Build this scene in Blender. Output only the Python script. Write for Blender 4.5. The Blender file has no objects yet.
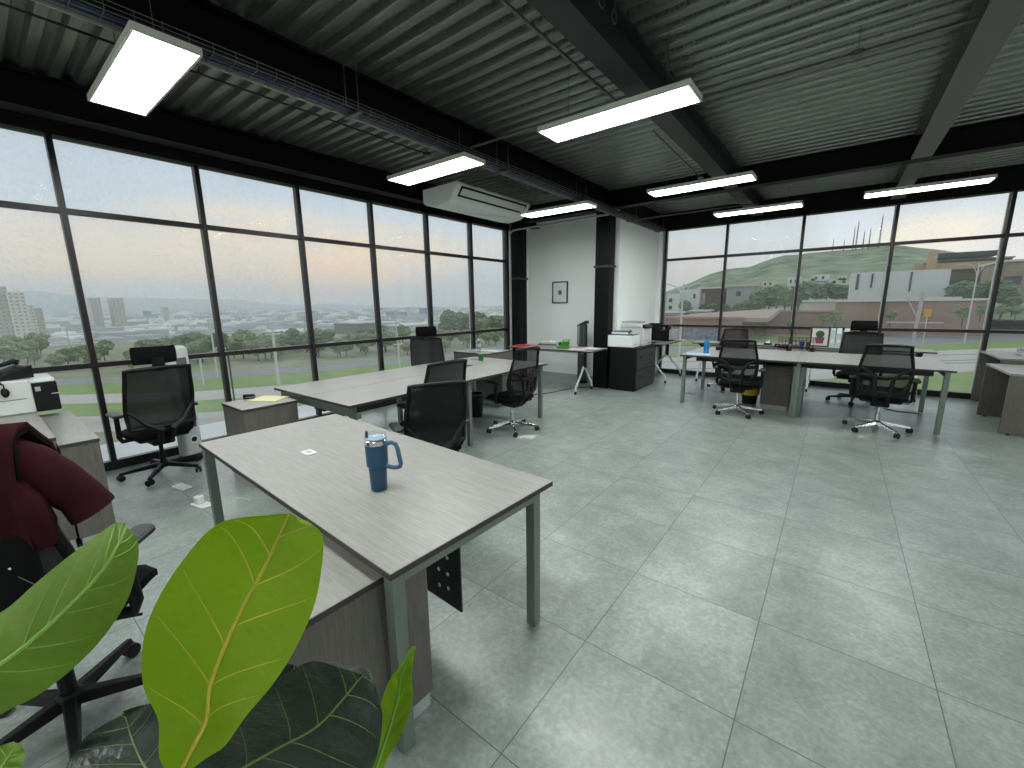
import bpy, math, random
from mathutils import Vector, Matrix, noise
random.seed(7)
C = bpy.context.scene.collection
PI = math.pi

# ------------------------------------------------------------------ camera
F, YAW, PITCH, ROLL, CH = 416.994, 0.659114, 0.189058, -0.013508, 1.6
cy_, sy_ = math.cos(YAW), math.sin(YAW)
FW = Vector((-sy_*math.cos(PITCH), cy_*math.cos(PITCH), -math.sin(PITCH)))
R0 = Vector((cy_, sy_, 0)); U0 = R0.cross(FW)
RR = R0*math.cos(ROLL)+U0*math.sin(ROLL); UU = -R0*math.sin(ROLL)+U0*math.cos(ROLL)
EYE = Vector((0, 0, CH))
def ray(x, y): return FW+RR*((x-512)/F)-UU*((y-384)/F)
def at(x, y, z): d = ray(x, y); return EYE+d*((z-CH)/d.z)
def atx(x, y, X): d = ray(x, y); return EYE+d*(X/d.x)
def aty(x, y, Y): d = ray(x, y); return EYE+d*(Y/d.y)
def dep(x, y, D): return EYE+ray(x, y)*D
cam = bpy.data.cameras.new('camera'); co = bpy.data.objects.new('camera', cam); C.objects.link(co)
cam.sensor_width = 36; cam.lens = F/1024*36; cam.clip_start = .05; cam.clip_end = 60000
M = Matrix((RR, UU, -FW)).transposed().to_4x4(); M.translation = EYE; co.matrix_world = M
bpy.context.scene.camera = co
vs = bpy.context.scene.view_settings
vs.view_transform = 'Standard'; vs.look = 'None'; vs.exposure = .16; vs.gamma = 1

# ------------------------------------------------------------------ materials
def lin(h):
    if isinstance(h, str):
        h = [int(h[i:i+2], 16)/255 for i in (0, 2, 4)]
    return tuple((c/12.92 if c <= .04045 else ((c+.055)/1.055)**2.4) for c in h)+(1,)
MATS = {}
def mat(name, col, rough=.5, metal=0, emit=0, var=0, scale=20, stretch=None, bump=0, spec=.5, col2=None, bscale=None):
    if name in MATS: return MATS[name]
    m = bpy.data.materials.new(name); m.use_nodes = True; nt = m.node_tree; b = nt.nodes['Principled BSDF']
    c = lin(col); b.inputs['Base Color'].default_value = c
    b.inputs['Roughness'].default_value = rough; b.inputs['Metallic'].default_value = metal
    b.inputs['Specular IOR Level'].default_value = spec
    if emit:
        b.inputs['Emission Color'].default_value = c; b.inputs['Emission Strength'].default_value = emit
    if var or bump:
        tc = nt.nodes.new('ShaderNodeTexCoord'); mp = nt.nodes.new('ShaderNodeMapping'); n = nt.nodes.new('ShaderNodeTexNoise')
        nt.links.new(tc.outputs['Object'], mp.inputs[0]); nt.links.new(mp.outputs[0], n.inputs['Vector'])
        if stretch: mp.inputs['Scale'].default_value = stretch
        n.inputs['Scale'].default_value = scale; n.inputs['Detail'].default_value = 6; n.inputs['Roughness'].default_value = .6
        if var:
            r = nt.nodes.new('ShaderNodeValToRGB')
            r.color_ramp.elements[0].position = .3; r.color_ramp.elements[1].position = .7
            if col2: a, d = lin(col2), c
            else: a = tuple(v*(1-var) for v in c[:3])+(1,); d = tuple(min(1, v*(1+var)) for v in c[:3])+(1,)
            r.color_ramp.elements[0].color = a; r.color_ramp.elements[1].color = d
            nt.links.new(n.outputs[0], r.inputs[0]); nt.links.new(r.outputs[0], b.inputs['Base Color'])
        if bump:
            bp = nt.nodes.new('ShaderNodeBump'); bp.inputs['Strength'].default_value = bump; bp.inputs['Distance'].default_value = .01
            src = n
            if bscale:
                src = nt.nodes.new('ShaderNodeTexNoise'); src.inputs['Scale'].default_value = bscale
                nt.links.new(tc.outputs['Object'], src.inputs['Vector'])
            nt.links.new(src.outputs[0], bp.inputs['Height']); nt.links.new(bp.outputs[0], b.inputs['Normal'])
    MATS[name] = m; return m

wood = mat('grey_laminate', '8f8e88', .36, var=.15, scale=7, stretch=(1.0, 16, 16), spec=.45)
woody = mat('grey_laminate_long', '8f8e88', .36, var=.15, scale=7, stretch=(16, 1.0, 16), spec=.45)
woodd = mat('grey_laminate_shaded_side', '64615b', .5, var=.22, scale=7, stretch=(14, 14, 1.0), spec=.3)  # same laminate as the tops; shade on the sides put into a darker colour
woode = mat('laminate_edge', '37332f', .55)
frame_m = mat('sage_grey_metal', '6f7a72', .38, metal=.25)
frame_d = mat('dark_grey_metal', '2e3231', .45, metal=.3)
blackp = mat('black_plastic', '0b0c0d', .5, spec=.3)
blackf = mat('black_fabric', '08090a', .95, var=.3, scale=200, bump=.1, spec=.2)
blackm = mat('black_painted_steel', '050607', .55, spec=.2)
mull = mat('dark_bronze_aluminium', '1d1c1d', .4, metal=.2)
chrome = mat('chrome', 'd4d6d8', .12, metal=1)
rubber = mat('caster_rubber', '0b0b0c', .55)
white = mat('white_plastic', 'dfe3e2', .4)
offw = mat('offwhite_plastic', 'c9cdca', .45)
wallm = mat('white_plaster', 'f3f6f4', .8, var=.04, scale=60, bump=.25, bscale=160)
galv = mat('galvanised_conduit', '6a6c6b', .4, metal=.7)
plint = mat('plinth_grey', 'a4aaaa', .5)
darkcab = mat('black_cabinet', '08090a', .5, spec=.3)
darkface = mat('charcoal_drawer_face', '2a2c2d', .5)
whitemet = mat('white_metal_leg', 'c8cdce', .35)
concrete = mat('concrete_outside', 'b9b7b2', .9, var=.1, scale=.8)

def mesh_fabric(nm, op):
    m = bpy.data.materials.new(nm); m.use_nodes = True; nt = m.node_tree
    b = nt.nodes['Principled BSDF']; b.inputs['Base Color'].default_value = lin('060708'); b.inputs['Roughness'].default_value = .8
    t = nt.nodes.new('ShaderNodeBsdfTransparent'); mx = nt.nodes.new('ShaderNodeMixShader'); mx.inputs[0].default_value = op
    nt.links.new(t.outputs[0], mx.inputs[1]); nt.links.new(b.outputs[0], mx.inputs[2])
    nt.links.new(mx.outputs[0], nt.nodes['Material Output'].inputs[0]); return m
meshm = mesh_fabric('black_mesh_fabric', .80); meshd = mesh_fabric('dense_black_mesh', .95)
def clear_mat(name, tint, gl, rough=0.0):
    m = bpy.data.materials.new(name); m.use_nodes = True; nt = m.node_tree
    nt.nodes.remove(nt.nodes['Principled BSDF'])
    t = nt.nodes.new('ShaderNodeBsdfTransparent'); t.inputs[0].default_value = tint
    g = nt.nodes.new('ShaderNodeBsdfGlossy'); g.inputs['Roughness'].default_value = rough
    mx = nt.nodes.new('ShaderNodeMixShader'); mx.inputs[0].default_value = gl
    nt.links.new(t.outputs[0], mx.inputs[1]); nt.links.new(g.outputs[0], mx.inputs[2])
    return m, nt, t, mx
def window_glass():
    m, nt, t, mx = clear_mat('window_glass', (.985, .99, .985, 1), .001)
    # dried rain specks and dust: small diffuse film with a shape of its own
    tc = nt.nodes.new('ShaderNodeTexCoord'); n = nt.nodes.new('ShaderNodeTexNoise'); n.inputs['Scale'].default_value = 38; n.inputs['Detail'].default_value = 2
    n2 = nt.nodes.new('ShaderNodeTexNoise'); n2.inputs['Scale'].default_value = 1.6
    mp = nt.nodes.new('ShaderNodeMapping'); mp.inputs['Scale'].default_value = (1, 1, .35)
    nt.links.new(tc.outputs['Object'], n.inputs['Vector']); nt.links.new(tc.outputs['Object'], mp.inputs[0]); nt.links.new(mp.outputs[0], n2.inputs['Vector'])
    r = nt.nodes.new('ShaderNodeValToRGB'); r.color_ramp.elements[0].position = .48; r.color_ramp.elements[1].position = .72
    r.color_ramp.elements[0].color = (.13, .13, .13, 1); r.color_ramp.elements[1].color = (.20, .20, .20, 1)
    nt.links.new(n.outputs[0], r.inputs[0])
    ml = nt.nodes.new('ShaderNodeMath'); ml.operation = 'MULTIPLY'; nt.links.new(r.outputs[0], ml.inputs[0]); nt.links.new(n2.outputs[0], ml.inputs[1])
    d = nt.nodes.new('ShaderNodeBsdfTranslucent'); d.inputs[0].default_value = (.85, .87, .88, 1)
    m2 = nt.nodes.new('ShaderNodeMixShader'); nt.links.new(ml.outputs[0], m2.inputs[0]); nt.links.new(mx.outputs[0], m2.inputs[1]); nt.links.new(d.outputs[0], m2.inputs[2])
    nt.links.new(m2.outputs[0], nt.nodes['Material Output'].inputs[0]); return m
glass = window_glass()
def clear(name, tint, gl=.08):
    m, nt, t, mx = clear_mat(name, tint, gl, .02); nt.links.new(mx.outputs[0], nt.nodes['Material Output'].inputs[0]); return m
clearp = clear('clear_plastic', (.9, .93, .95, 1))

# ------------------------------------------------------------------ mesh builder
class MB:
    def __init__(s): s.v = []; s.f = []; s.sm = []
    def add(s, vs_, fs, smooth=False):
        o = len(s.v); s.v += [Vector(v) for v in vs_]; s.f += [tuple(i+o for i in f) for f in fs]; s.sm += [smooth]*len(fs); return s
    def box(s, x0, x1, y0, y1, z0, z1, M_=None):
        v = [Vector((x, y, z)) for z in (z0, z1) for y in (y0, y1) for x in (x0, x1)]
        if M_: v = [M_ @ p for p in v]
        return s.add(v, [(0, 2, 3, 1), (4, 5, 7, 6), (0, 1, 5, 4), (2, 6, 7, 3), (0, 4, 6, 2), (1, 3, 7, 5)])
    def rbox(s, x0, x1, y0, y1, z0, z1, r=.01, seg=3, M_=None):
        # box with rounded vertical edges and softened top rim
        pts = []
        for cx, cy, a in ((x1-r, y1-r, 0), (x0+r, y1-r, 90), (x0+r, y0+r, 180), (x1-r, y0+r, 270)):
            for k in range(seg+1):
                t = math.radians(a+90*k/seg); pts.append((cx, cy, math.cos(t), math.sin(t)))
        n = len(pts); V = []; h = min(r, (z1-z0)/2)*.6
        for z, q in ((z0, r-h), (z0+h, r), (z1-h, r), (z1, r-h)):
            for cx, cy, c, d in pts: V.append(Vector((cx+c*q, cy+d*q, z)))
        F_ = [tuple(range(n-1, -1, -1)), tuple(range(3*n, 4*n))]
        for l in range(3):
            for i in range(n): j = (i+1) % n; F_.append((l*n+i, l*n+j, (l+1)*n+j, (l+1)*n+i))
        if M_: V = [M_ @ p for p in V]
        return s.add(V, F_)
    def tube(s, path, r, seg=8, closed=False, caps=True):
        P_ = [Vector(p) for p in path]; n = len(P_); V = []; prev = None
        for i, p in enumerate(P_):
            if closed: d = P_[(i+1) % n]-P_[i-1]
            else: d = P_[min(i+1, n-1)]-P_[max(i-1, 0)]
            d.normalize()
            a = prev if prev else (Vector((0, 0, 1)) if abs(d.z) < .9 else Vector((1, 0, 0)))
            u = d.cross(a).cross(d) if True else a
            if u.length < 1e-6: u = d.orthogonal()
            u.normalize(); prev = u; w = d.cross(u)
            rr = r[i] if isinstance(r, (list, tuple)) else r
            for k in range(seg):
                t = 2*PI*k/seg; V.append(p+u*math.cos(t)*rr+w*math.sin(t)*rr)
        F_ = []
        for i in range(n if closed else n-1):
            j = (i+1) % n
            for k in range(seg): l = (k+1) % seg; F_.append((i*seg+k, i*seg+l, j*seg+l, j*seg+k))
        if caps and not closed: F_ += [tuple(range(seg-1, -1, -1)), tuple(range((n-1)*seg, n*seg))]
        return s.add(V, F_, True)
    def bar(s, a, b, w, h, up=(0, 0, 1)):
        a = Vector(a); b = Vector(b); d = (b-a).normalized(); u = Vector(up); x = d.cross(u)
        if x.length < 1e-4: x = d.orthogonal()
        x.normalize(); u = x.cross(d)
        V = [p+x*sx*w/2+u*su*h/2 for p in (a, b) for sx, su in ((-1, -1), (1, -1), (1, 1), (-1, 1))]
        return s.add(V, [(3, 2, 1, 0), (4, 5, 6, 7), (0, 1, 5, 4), (1, 2, 6, 5), (2, 3, 7, 6), (3, 0, 4, 7)])
    def lathe(s, prof, c=(0, 0, 0), seg=20, cap=True, ax=None):
        V = []; n = len(prof); c = Vector(c)
        for r, z in prof:
            for k in range(seg):
                t = 2*PI*k/seg; p = Vector((r*math.cos(t), r*math.sin(t), z))
                if ax == 'x': p = Vector((p.z, p.x, p.y))
                if ax == 'y': p = Vector((p.x, p.z, p.y))
                V.append(c+p)
        F_ = []
        for i in range(n-1):
            for k in range(seg): l = (k+1) % seg; F_.append((i*seg+k, i*seg+l, (i+1)*seg+l, (i+1)*seg+k))
        if cap: F_ += [tuple(range(seg-1, -1, -1)), tuple(range((n-1)*seg, n*seg))]
        return s.add(V, F_, True)
    def prism(s, poly, vec):
        P_ = [Vector(p) for p in poly]; n = len(P_); vec = Vector(vec)
        return s.add(P_+[p+vec for p in P_], [tuple(range(n-1, -1, -1)), tuple(range(n, 2*n))]+[(i, (i+1) % n, n+(i+1) % n, n+i) for i in range(n)])
    def blob(s, c, r, sub=2, jit=.18, seed=0, sq=(1, 1, 1)):
        import bmesh
        bm = bmesh.new(); bmesh.ops.create_icosphere(bm, subdivisions=sub, radius=1)
        V = []
        for v in bm.verts:
            k = 1+jit*noise.noise(v.co*2.2+Vector((seed*3.1, seed, 0)))*2
            V.append(Vector(c)+Vector((v.co.x*sq[0], v.co.y*sq[1], v.co.z*sq[2]))*r*k)
        F_ = [tuple(v.index for v in f.verts) for f in bm.faces]; bm.free()
        return s.add(V, F_, False)
    def build(s, name, m, parent=None, world=False, smooth=None, bevel=0):
        me = bpy.data.meshes.new(name); off = Vector((0, 0, 0))
        if world:
            p = parent
            while p: off = off+p.location; p = p.parent
        me.from_pydata([v-off for v in s.v], [], s.f); me.update()
        for p, q in zip(me.polygons, s.sm): p.use_smooth = q if smooth is None else smooth
        if any(me.polygons[i].use_smooth for i in range(len(me.polygons))):
            try: me.set_sharp_from_angle(angle=math.radians(40))
            except Exception: pass
        if m: me.materials.append(m)
        import bmesh
        bm = bmesh.new(); bm.from_mesh(me); bmesh.ops.recalc_face_normals(bm, faces=bm.faces); bm.to_mesh(me); bm.free()
        o = bpy.data.objects.new(name, me); C.objects.link(o)
        if parent: o.parent = parent
        if bevel:
            b = o.modifiers.new('bevel', 'BEVEL'); b.width = bevel; b.segments = 2; b.limit_method = 'ANGLE'
        return o
def tag(o, label=None, cat=None, group=None, kind=None):
    if label: o['label'] = label
    if cat: o['category'] = cat
    if group: o['group'] = group
    if kind: o['kind'] = kind
    return o
def thing(name, label, cat, loc=(0, 0, 0), rz=0, group=None):
    o = bpy.data.objects.new(name, None); C.objects.link(o); o.location = loc; o.rotation_euler = (0, 0, math.radians(rz))
    o.empty_display_size = .1
    return tag(o, label, cat, group)
def single(mb, name, label, cat, m, group=None, bevel=0, kind=None, loc=None):
    # a thing that is one mesh, origin at its base
    xs = [v.x for v in mb.v]; ys = [v.y for v in mb.v]; zs = [v.z for v in mb.v]
    L_ = Vector(((min(xs)+max(xs))/2, (min(ys)+max(ys))/2, min(zs)))
    for v in mb.v: v -= L_
    o = mb.build(name, m, None, bevel=bevel); o.location = L_
    return tag(o, label, cat, group, kind)
def copy_tree(o, parent=None):
    c = o.copy(); C.objects.link(c)
    if parent: c.parent = parent
    for ch in list(o.children): copy_tree(ch, c)
    return c
def struct(mb, name, m, parent=None, label=None, bevel=0):
    o = mb.build(name, m, parent, bevel=bevel)
    if not parent:
        o['kind'] = 'structure'
        if label: o['label'] = label
    return o

# ------------------------------------------------------------------ room
XL, XR, YB, YR = -5.7, 4.4, -2.54, 9.7
ZC = 3.48                                         # underside of steel deck
def floor_mat():
    m = bpy.data.materials.new('grey_stone_tile'); m.use_nodes = True; nt = m.node_tree; b = nt.nodes['Principled BSDF']; L = nt.links.new
    tc = nt.nodes.new('ShaderNodeTexCoord'); sep = nt.nodes.new('ShaderNodeSeparateXYZ'); L(tc.outputs['Object'], sep.inputs[0])
    def mth(op, a, bb=None):
        n = nt.nodes.new('ShaderNodeMath'); n.operation = op
        for i, v in enumerate((a, bb)):
            if v is None: continue
            if isinstance(v, (int, float)): n.inputs[i].default_value = v
            else: L(v, n.inputs[i])
        return n.outputs[0]
    cells = []; ds = []
    for ax, o in ((0, .155), (1, -.94)):
        t = mth('DIVIDE', mth('ADD', sep.outputs[ax], o+64.5 if ax == 0 else o+64.35), .645 if ax == 0 else .6435)
        cells.append(mth('FLOOR', t)); fr = mth('FRACT', t)
        ds.append(mth('ABSOLUTE', mth('SUBTRACT', fr, .5)))
    g = mth('GREATER_THAN', mth('MAXIMUM', ds[0], ds[1]), .4965)
    cmb = nt.nodes.new('ShaderNodeCombineXYZ'); L(cells[0], cmb.inputs[0]); L(cells[1], cmb.inputs[1])
    wn = nt.nodes.new('ShaderNodeTexWhiteNoise'); L(cmb.outputs[0], wn.inputs['Vector'])
    add = nt.nodes.new('ShaderNodeVectorMath'); add.operation = 'MULTIPLY_ADD'; L(wn.outputs['Color'], add.inputs[0]); add.inputs[1].default_value = (9, 9, 9); L(tc.outputs['Object'], add.inputs[2])
    n1 = nt.nodes.new('ShaderNodeTexNoise'); n1.inputs['Scale'].default_value = 3.2; n1.inputs['Detail'].default_value = 8; n1.inputs['Roughness'].default_value = .7; n1.inputs['Distortion'].default_value = .3
    n2 = nt.nodes.new('ShaderNodeTexNoise'); n2.inputs['Scale'].default_value = 48; n2.inputs['Detail'].default_value = 3; n2.inputs['Roughness'].default_value = .55; n2.inputs['Distortion'].default_value = .2
    L(add.outputs[0], n1.inputs['Vector']); L(add.outputs[0], n2.inputs['Vector'])
    s_ = mth('ADD', mth('MULTIPLY', n1.outputs[0], .62), mth('MULTIPLY', n2.outputs[0], .38))
    r = nt.nodes.new('ShaderNodeValToRGB'); e = r.color_ramp.elements
    e[0].position = .34; e[0].color = lin('727a74'); e[1].position = .66; e[1].color = lin('a2aaa4')
    x = r.color_ramp.elements.new(.5); x.color = lin('88918b')
    L(s_, r.inputs[0])
    mx = nt.nodes.new('ShaderNodeMix'); mx.data_type = 'RGBA'; L(g, mx.inputs[0]); L(r.outputs[0], mx.inputs[6]); mx.inputs[7].default_value = lin('565c59')
    L(mx.outputs[2], b.inputs['Base Color'])
    rr = nt.nodes.new('ShaderNodeMapRange'); rr.inputs[3].default_value = .29; rr.inputs[4].default_value = .33; L(n2.outputs[0], rr.inputs[0]); L(rr.outputs[0], b.inputs['Roughness'])
    bp = nt.nodes.new('ShaderNodeBump'); bp.inputs['Strength'].default_value = .04; bp.inputs['Distance'].default_value = .01; L(s_, bp.inputs['Height']); L(bp.outputs[0], b.inputs['Normal'])
    b.inputs['Specular IOR Level'].default_value = .55
    return m
struct(MB().box(XL-.1, XR, YB-.2, YR+.1, -.12, 0), 'floor', floor_mat(), label='grey stone-look square floor tiles')

def deck_mat():
    m = mat('galvanised_deck', '80857f', .30, metal=.72, var=.16, scale=7, stretch=(.4, 6, 6))
    nt = m.node_tree; L = nt.links.new; b = nt.nodes['Principled BSDF']
    tc = nt.nodes.new('ShaderNodeTexCoord'); sep = nt.nodes.new('ShaderNodeSeparateXYZ'); L(tc.outputs['Object'], sep.inputs[0])
    def mth(op, a, bb=None):
        n = nt.nodes.new('ShaderNodeMath'); n.operation = op
        for i, v in enumerate((a, bb)):
            if v is None: continue
            if isinstance(v, (int, float)): n.inputs[i].default_value = v
            else: L(v, n.inputs[i])
        return n.outputs[0]
    a = mth('SINE', mth('MULTIPLY', sep.outputs[0], 2*PI/.034))
    y = mth('FRACT', mth('DIVIDE', mth('ADD', sep.outputs[1], 20.0), .155))
    b1 = mth('LESS_THAN', mth('ABSOLUTE', mth('SUBTRACT', y, .62)), .09)     # embossed dimples along one face of every rib
    h = mth('MULTIPLY', mth('MAXIMUM', a, 0), b1)
    bp = nt.nodes.new('ShaderNodeBump'); bp.inputs['Strength'].default_value = .9; bp.inputs['Distance'].default_value = .006; L(h, bp.inputs['Height']); L(bp.outputs[0], b.inputs['Normal'])
    return m
mb = MB(); per = .155; y = YB-.2; prof = []
while y < YR+.15:
    for dy, dz in ((0, .052), (.045, .052), (.062, .004), (.078, 0), (.120, 0), (.137, .048)): prof.append((y+dy, ZC+dz))
    y += per
n = len(prof); mb.add([(x, a, b) for x in (XL-.1, XR+.1) for a, b in prof], [(i, i+1, n+i+1, n+i) for i in range(n-1)])
mb.add([(x, a, ZC+.2) for x in (XL-.1, XR+.1) for a in (YB-.2, YR+.15)], [(0, 1, 3, 2)])
struct(mb, 'ceiling', deck_mat(), label='corrugated galvanised steel deck ceiling')

def ibeam(mb, axis, c, a, b, z0=3.2, z1=3.476, w=.18):
    for u0, u1, q0, q1 in ((-w/2, w/2, z0, z0+.018), (-w/2, w/2, z1-.018, z1), (-.006, .006, z0+.018, z1-.018)):
        if axis == 'y': mb.box(c+u0, c+u1, a, b, q0, q1)
        else: mb.box(a, b, c+u0, c+u1, q0, q1)
    return mb
k = 1
beamg = mat('grey_painted_steel', '2c2d2d', .5, spec=.35); beamh = mat('light_grey_painted_steel', '625f5b', .5, spec=.35)
for c in (-3.39, -1.41, .575, 2.56): 
    struct(ibeam(MB(), 'y', c, YB, 7.05), 'trim_%d' % k, beamh if c > 0 else (beamg if c > -2 else blackm), label='long steel ceiling beam'); k += 1
    struct(ibeam(MB(), 'y', c, 7.27, 9.58), 'trim_%d' % k, beamh if c > 0 else (beamg if c > -2 else blackm), label='short steel ceiling beam end'); k += 1
struct(ibeam(MB(), 'x', 7.16, -5.2, XR), 'trim_%d' % k, blackm, label='black cross beam'); k += 1
struct(ibeam(MB(), 'y', -5.4, YB, 9.6, w=.2), 'trim_%d' % k, blackm, label='black beam above the left windows'); k += 1
struct(MB().box(-5.78, -5.62, YB, 7.3, 3.12, 3.5).box(-5.62, -5.5, YB, 7.3, 3.3, 3.34), 'trim_%d' % k, blackm, label='black header above left windows'); k += 1
struct(MB().box(-3.3, XR, 9.62, 9.8, 3.13, 3.5), 'trim_%d' % k, blackm, label='black header above right windows'); k += 1

# windows: one bay each, its frame a structure, panes as children
def bay_left(n, y0, y1):
    mb = MB(); X0, X1 = -5.745, -5.655
    mb.box(X0, X1, y0-.022, y0+.022, 0, 3.13)
    for z in (.04, 1.07, 2.49): mb.box(X0+.01, X1-.01, y0+.022, y1-.022, z-(.04 if z < .1 else .024), z+(.05 if z < .1 else .024))
    o = struct(mb, 'window_%d' % n, mull, label='tall dark-framed window bay on the left side')
    for a, b in ((.09, 1.046), (1.094, 2.466), (2.514, 3.12)):
        MB().box(-5.703, -5.697, y0+.022, y1-.022, a, b).build('glass_pane', glass, o)
    MB().box(-5.80, -5.75, y0+.012, y0+.03, .0, 3.12).build('daylight_glint_strip', offw, o)  # added pale strip: daylight glint on the mullion side, painted as colour
    return o
ys = [.70+1.083*i for i in range(-3, 7)]
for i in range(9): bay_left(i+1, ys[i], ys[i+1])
struct(MB().box(-5.76, -5.64, ys[9]-.03, ys[9]+.03, 0, 3.13), 'trim_%d' % k, mull, label='dark end post of left windows'); k += 1
xs = [-3.15, -1.94, -.665, .605, 1.87, 3.13, 4.39]
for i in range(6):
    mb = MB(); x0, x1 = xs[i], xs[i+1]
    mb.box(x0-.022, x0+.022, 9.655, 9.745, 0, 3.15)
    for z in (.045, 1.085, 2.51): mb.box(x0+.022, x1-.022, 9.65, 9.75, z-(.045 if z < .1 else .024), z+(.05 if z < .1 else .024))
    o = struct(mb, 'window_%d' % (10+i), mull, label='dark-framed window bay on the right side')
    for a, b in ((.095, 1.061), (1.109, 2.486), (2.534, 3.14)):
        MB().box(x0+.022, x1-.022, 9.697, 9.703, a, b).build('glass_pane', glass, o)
    MB().box(x0-.036, x0-.02, 9.75, 9.80, 0, 3.12).build('daylight_glint_strip', offw, o)  # added pale strip imitating daylight reflected off the mullion side
# walls
struct(MB().box(-5.62, -3.45, 7.9, 8.02, 0, 3.48), 'wall_back', wallm, label='white plaster wall between the two window runs')
struct(MB().box(-3.42, -3.3, 7.55, 9.7, 0, 3.48), 'wall_inner', wallm, label='white plaster return wall')
struct(MB().box(-3.3, -3.27, 7.5, 9.62, 3.19, 3.478), 'trim_%d' % k, blackm, label='black edge beam above the return wall'); k += 1
struct(MB().box(-5.6, -3.66, 7.86, 7.9, 3.33, 3.478), 'trim_%d' % k, blackm, label='black edge beam above the back wall'); k += 1
struct(MB().box(-3.3, -3.2, 9.6, 9.76, 0, 3.13), 'trim_%d' % k, wallm, label='white jamb beside right windows'); k += 1
struct(MB().box(-5.76, -5.6, 7.24, 8.0, 0, 3.48), 'trim_%d' % k, wallm, label='white jamb beside left windows'); k += 1
struct(MB().box(XR, XR+.12, YB-.2, YR+.1, 0, 3.6), 'wall_right', wallm, label='white side wall')
struct(MB().box(XL-.1, XR+.1, YB-.2, YB-.08, 0, 3.6), 'wall_front', wallm, label='white wall behind the viewer')
struct(MB().box(-5.6, -3.45, 7.885, 7.9, 0, .09), 'baseboard_back', plint)
struct(MB().box(-3.3, -3.288, 7.56, 9.6, 0, .09), 'baseboard_inner', plint)
def column(x0, x1, y0, y1, zc, lab):
    t = thing('steel_column', lab, 'column', ((x0+x1)/2, (y0+y1)/2, 0))
    MB().box(x0, x1, y0, y1, 0, 3.2).build('shaft', blackm, t, True, bevel=.004)
    MB().box(x0-.02, x1+.02, y0-.02, y1+.02, zc-.02, zc+.02).build('splice_band', darkface, t, True)
    MB().box(x0-.04, x1+.04, y0-.04, y1+.04, 0, .02).build('base_plate', blackm, t, True)
column(-3.655, -3.37, 7.28, 7.5, 2.26, 'black square steel column between the two white walls')
column(-5.59, -5.37, 7.22, 7.5, 2.13, 'black steel column at the end of the left windows')

# ------------------------------------------------------------------ ceiling lights
lampm = mat('led_diffuser', 'fbfffd', .5, emit=28)
lfr = mat('lamp_frame', 'd5d8cc', .5)
def light(x, y, lab):
    t = thing('ceiling_light', lab, 'ceiling light', (x, y, 3.0), group='suspended ceiling lights')
    f = MB()
    f.box(-.605, .605, -.155, -.142, 0, .04).box(-.605, .605, .142, .155, 0, .04).box(-.605, -.59, -.142, .142, 0, .04).box(.59, .605, -.142, .142, 0, .04).box(-.59, .59, -.142, .142, .012, .04)
    f.build('frame', lfr, t)
    MB().box(-.59, .59, -.142, .142, .004, .012).build('diffuser', lampm, t)
    for sx in (-.4, .4):
        MB().tube([(sx, 0, .04), (sx, 0, .48)], .0025, 5).build('hanging_wire', galv, t)
light(-3.6, .9, 'big bright rectangular ceiling light nearest the left windows, top left of the view')
light(-3.6, 3.32, 'bright flat ceiling light in front of the white air conditioner')
light(-3.6, 5.84, 'bright flat ceiling light between the air conditioner and the black column')
light(-1.53, 3.3, 'long bright ceiling light nearest the centre, crossing under the black beam')
light(-1.53, 5.82, 'bright ceiling light hung past the middle beam, second one back in the centre row')
light(-1.19, 7.92, 'farthest bright ceiling light in the centre row, above the right windows')
light(.72, 7.88, 'bright ceiling light at the far right, under the grey beam')
for x, y in ((-1.5, .7), (1.9, .9), (-3.6, -1.5), (-1.5, -1.5), (1.9, -1.5), (2.9, 3.3), (3.2, 5.8)):
    light(x, y, 'bright rectangular ceiling light above the viewer or beyond the right edge')

# ------------------------------------------------------------------ AC, tray, conduits
t = thing('air_conditioner', 'white ceiling-hung air conditioner with a long black louvre above the left windows', 'air conditioner', (-4.6, 5.1, 3.0))
prof_ = [(-4.98, 3.25), (-4.98, 3.07), (-4.93, 3.03), (-4.72, 2.985), (-4.46, 3.015), (-4.40, 3.05), (-4.26, 3.22), (-4.28, 3.26)]
MB().prism([(x, 4.36, z) for x, z in prof_], (0, 1.72, 0)).build('body', white, t, True, bevel=.012)
def acf(f, o): return (-4.40+.14*f+.77*o, 3.05+.17*f-.64*o)
def acstrip(nm, m, f0, f1, o, y0, y1):
    a, b = acf(f0, 0), acf(f1, 0); c, d = acf(f1, o), acf(f0, o)
    MB().prism([(a[0], y0, a[1]), (b[0], y0, b[1]), (c[0], y0, c[1]), (d[0], y0, d[1])], (0, y1-y0, 0)).build(nm, m, t, True)
acstrip('louvre', blackp, .22, .93, .003, 4.45, 5.98)
acstrip('louvre_flap', offw, .36, .80, .010, 4.48, 5.95)
MB().tube([(-4.75, 4.9, 2.986), (-4.62, 5.2, 2.99), (-4.5, 5.6, 3.0), (-4.45, 5.9, 3.01)], .006, 6).build('drain_line', offw, t, True)
for yy in (4.45, 5.9):
    MB().tube([(-4.7, yy, 3.24), (-4.7, yy, 3.475)], .006, 6).build('hanger_rod', galv, t, True)

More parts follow.
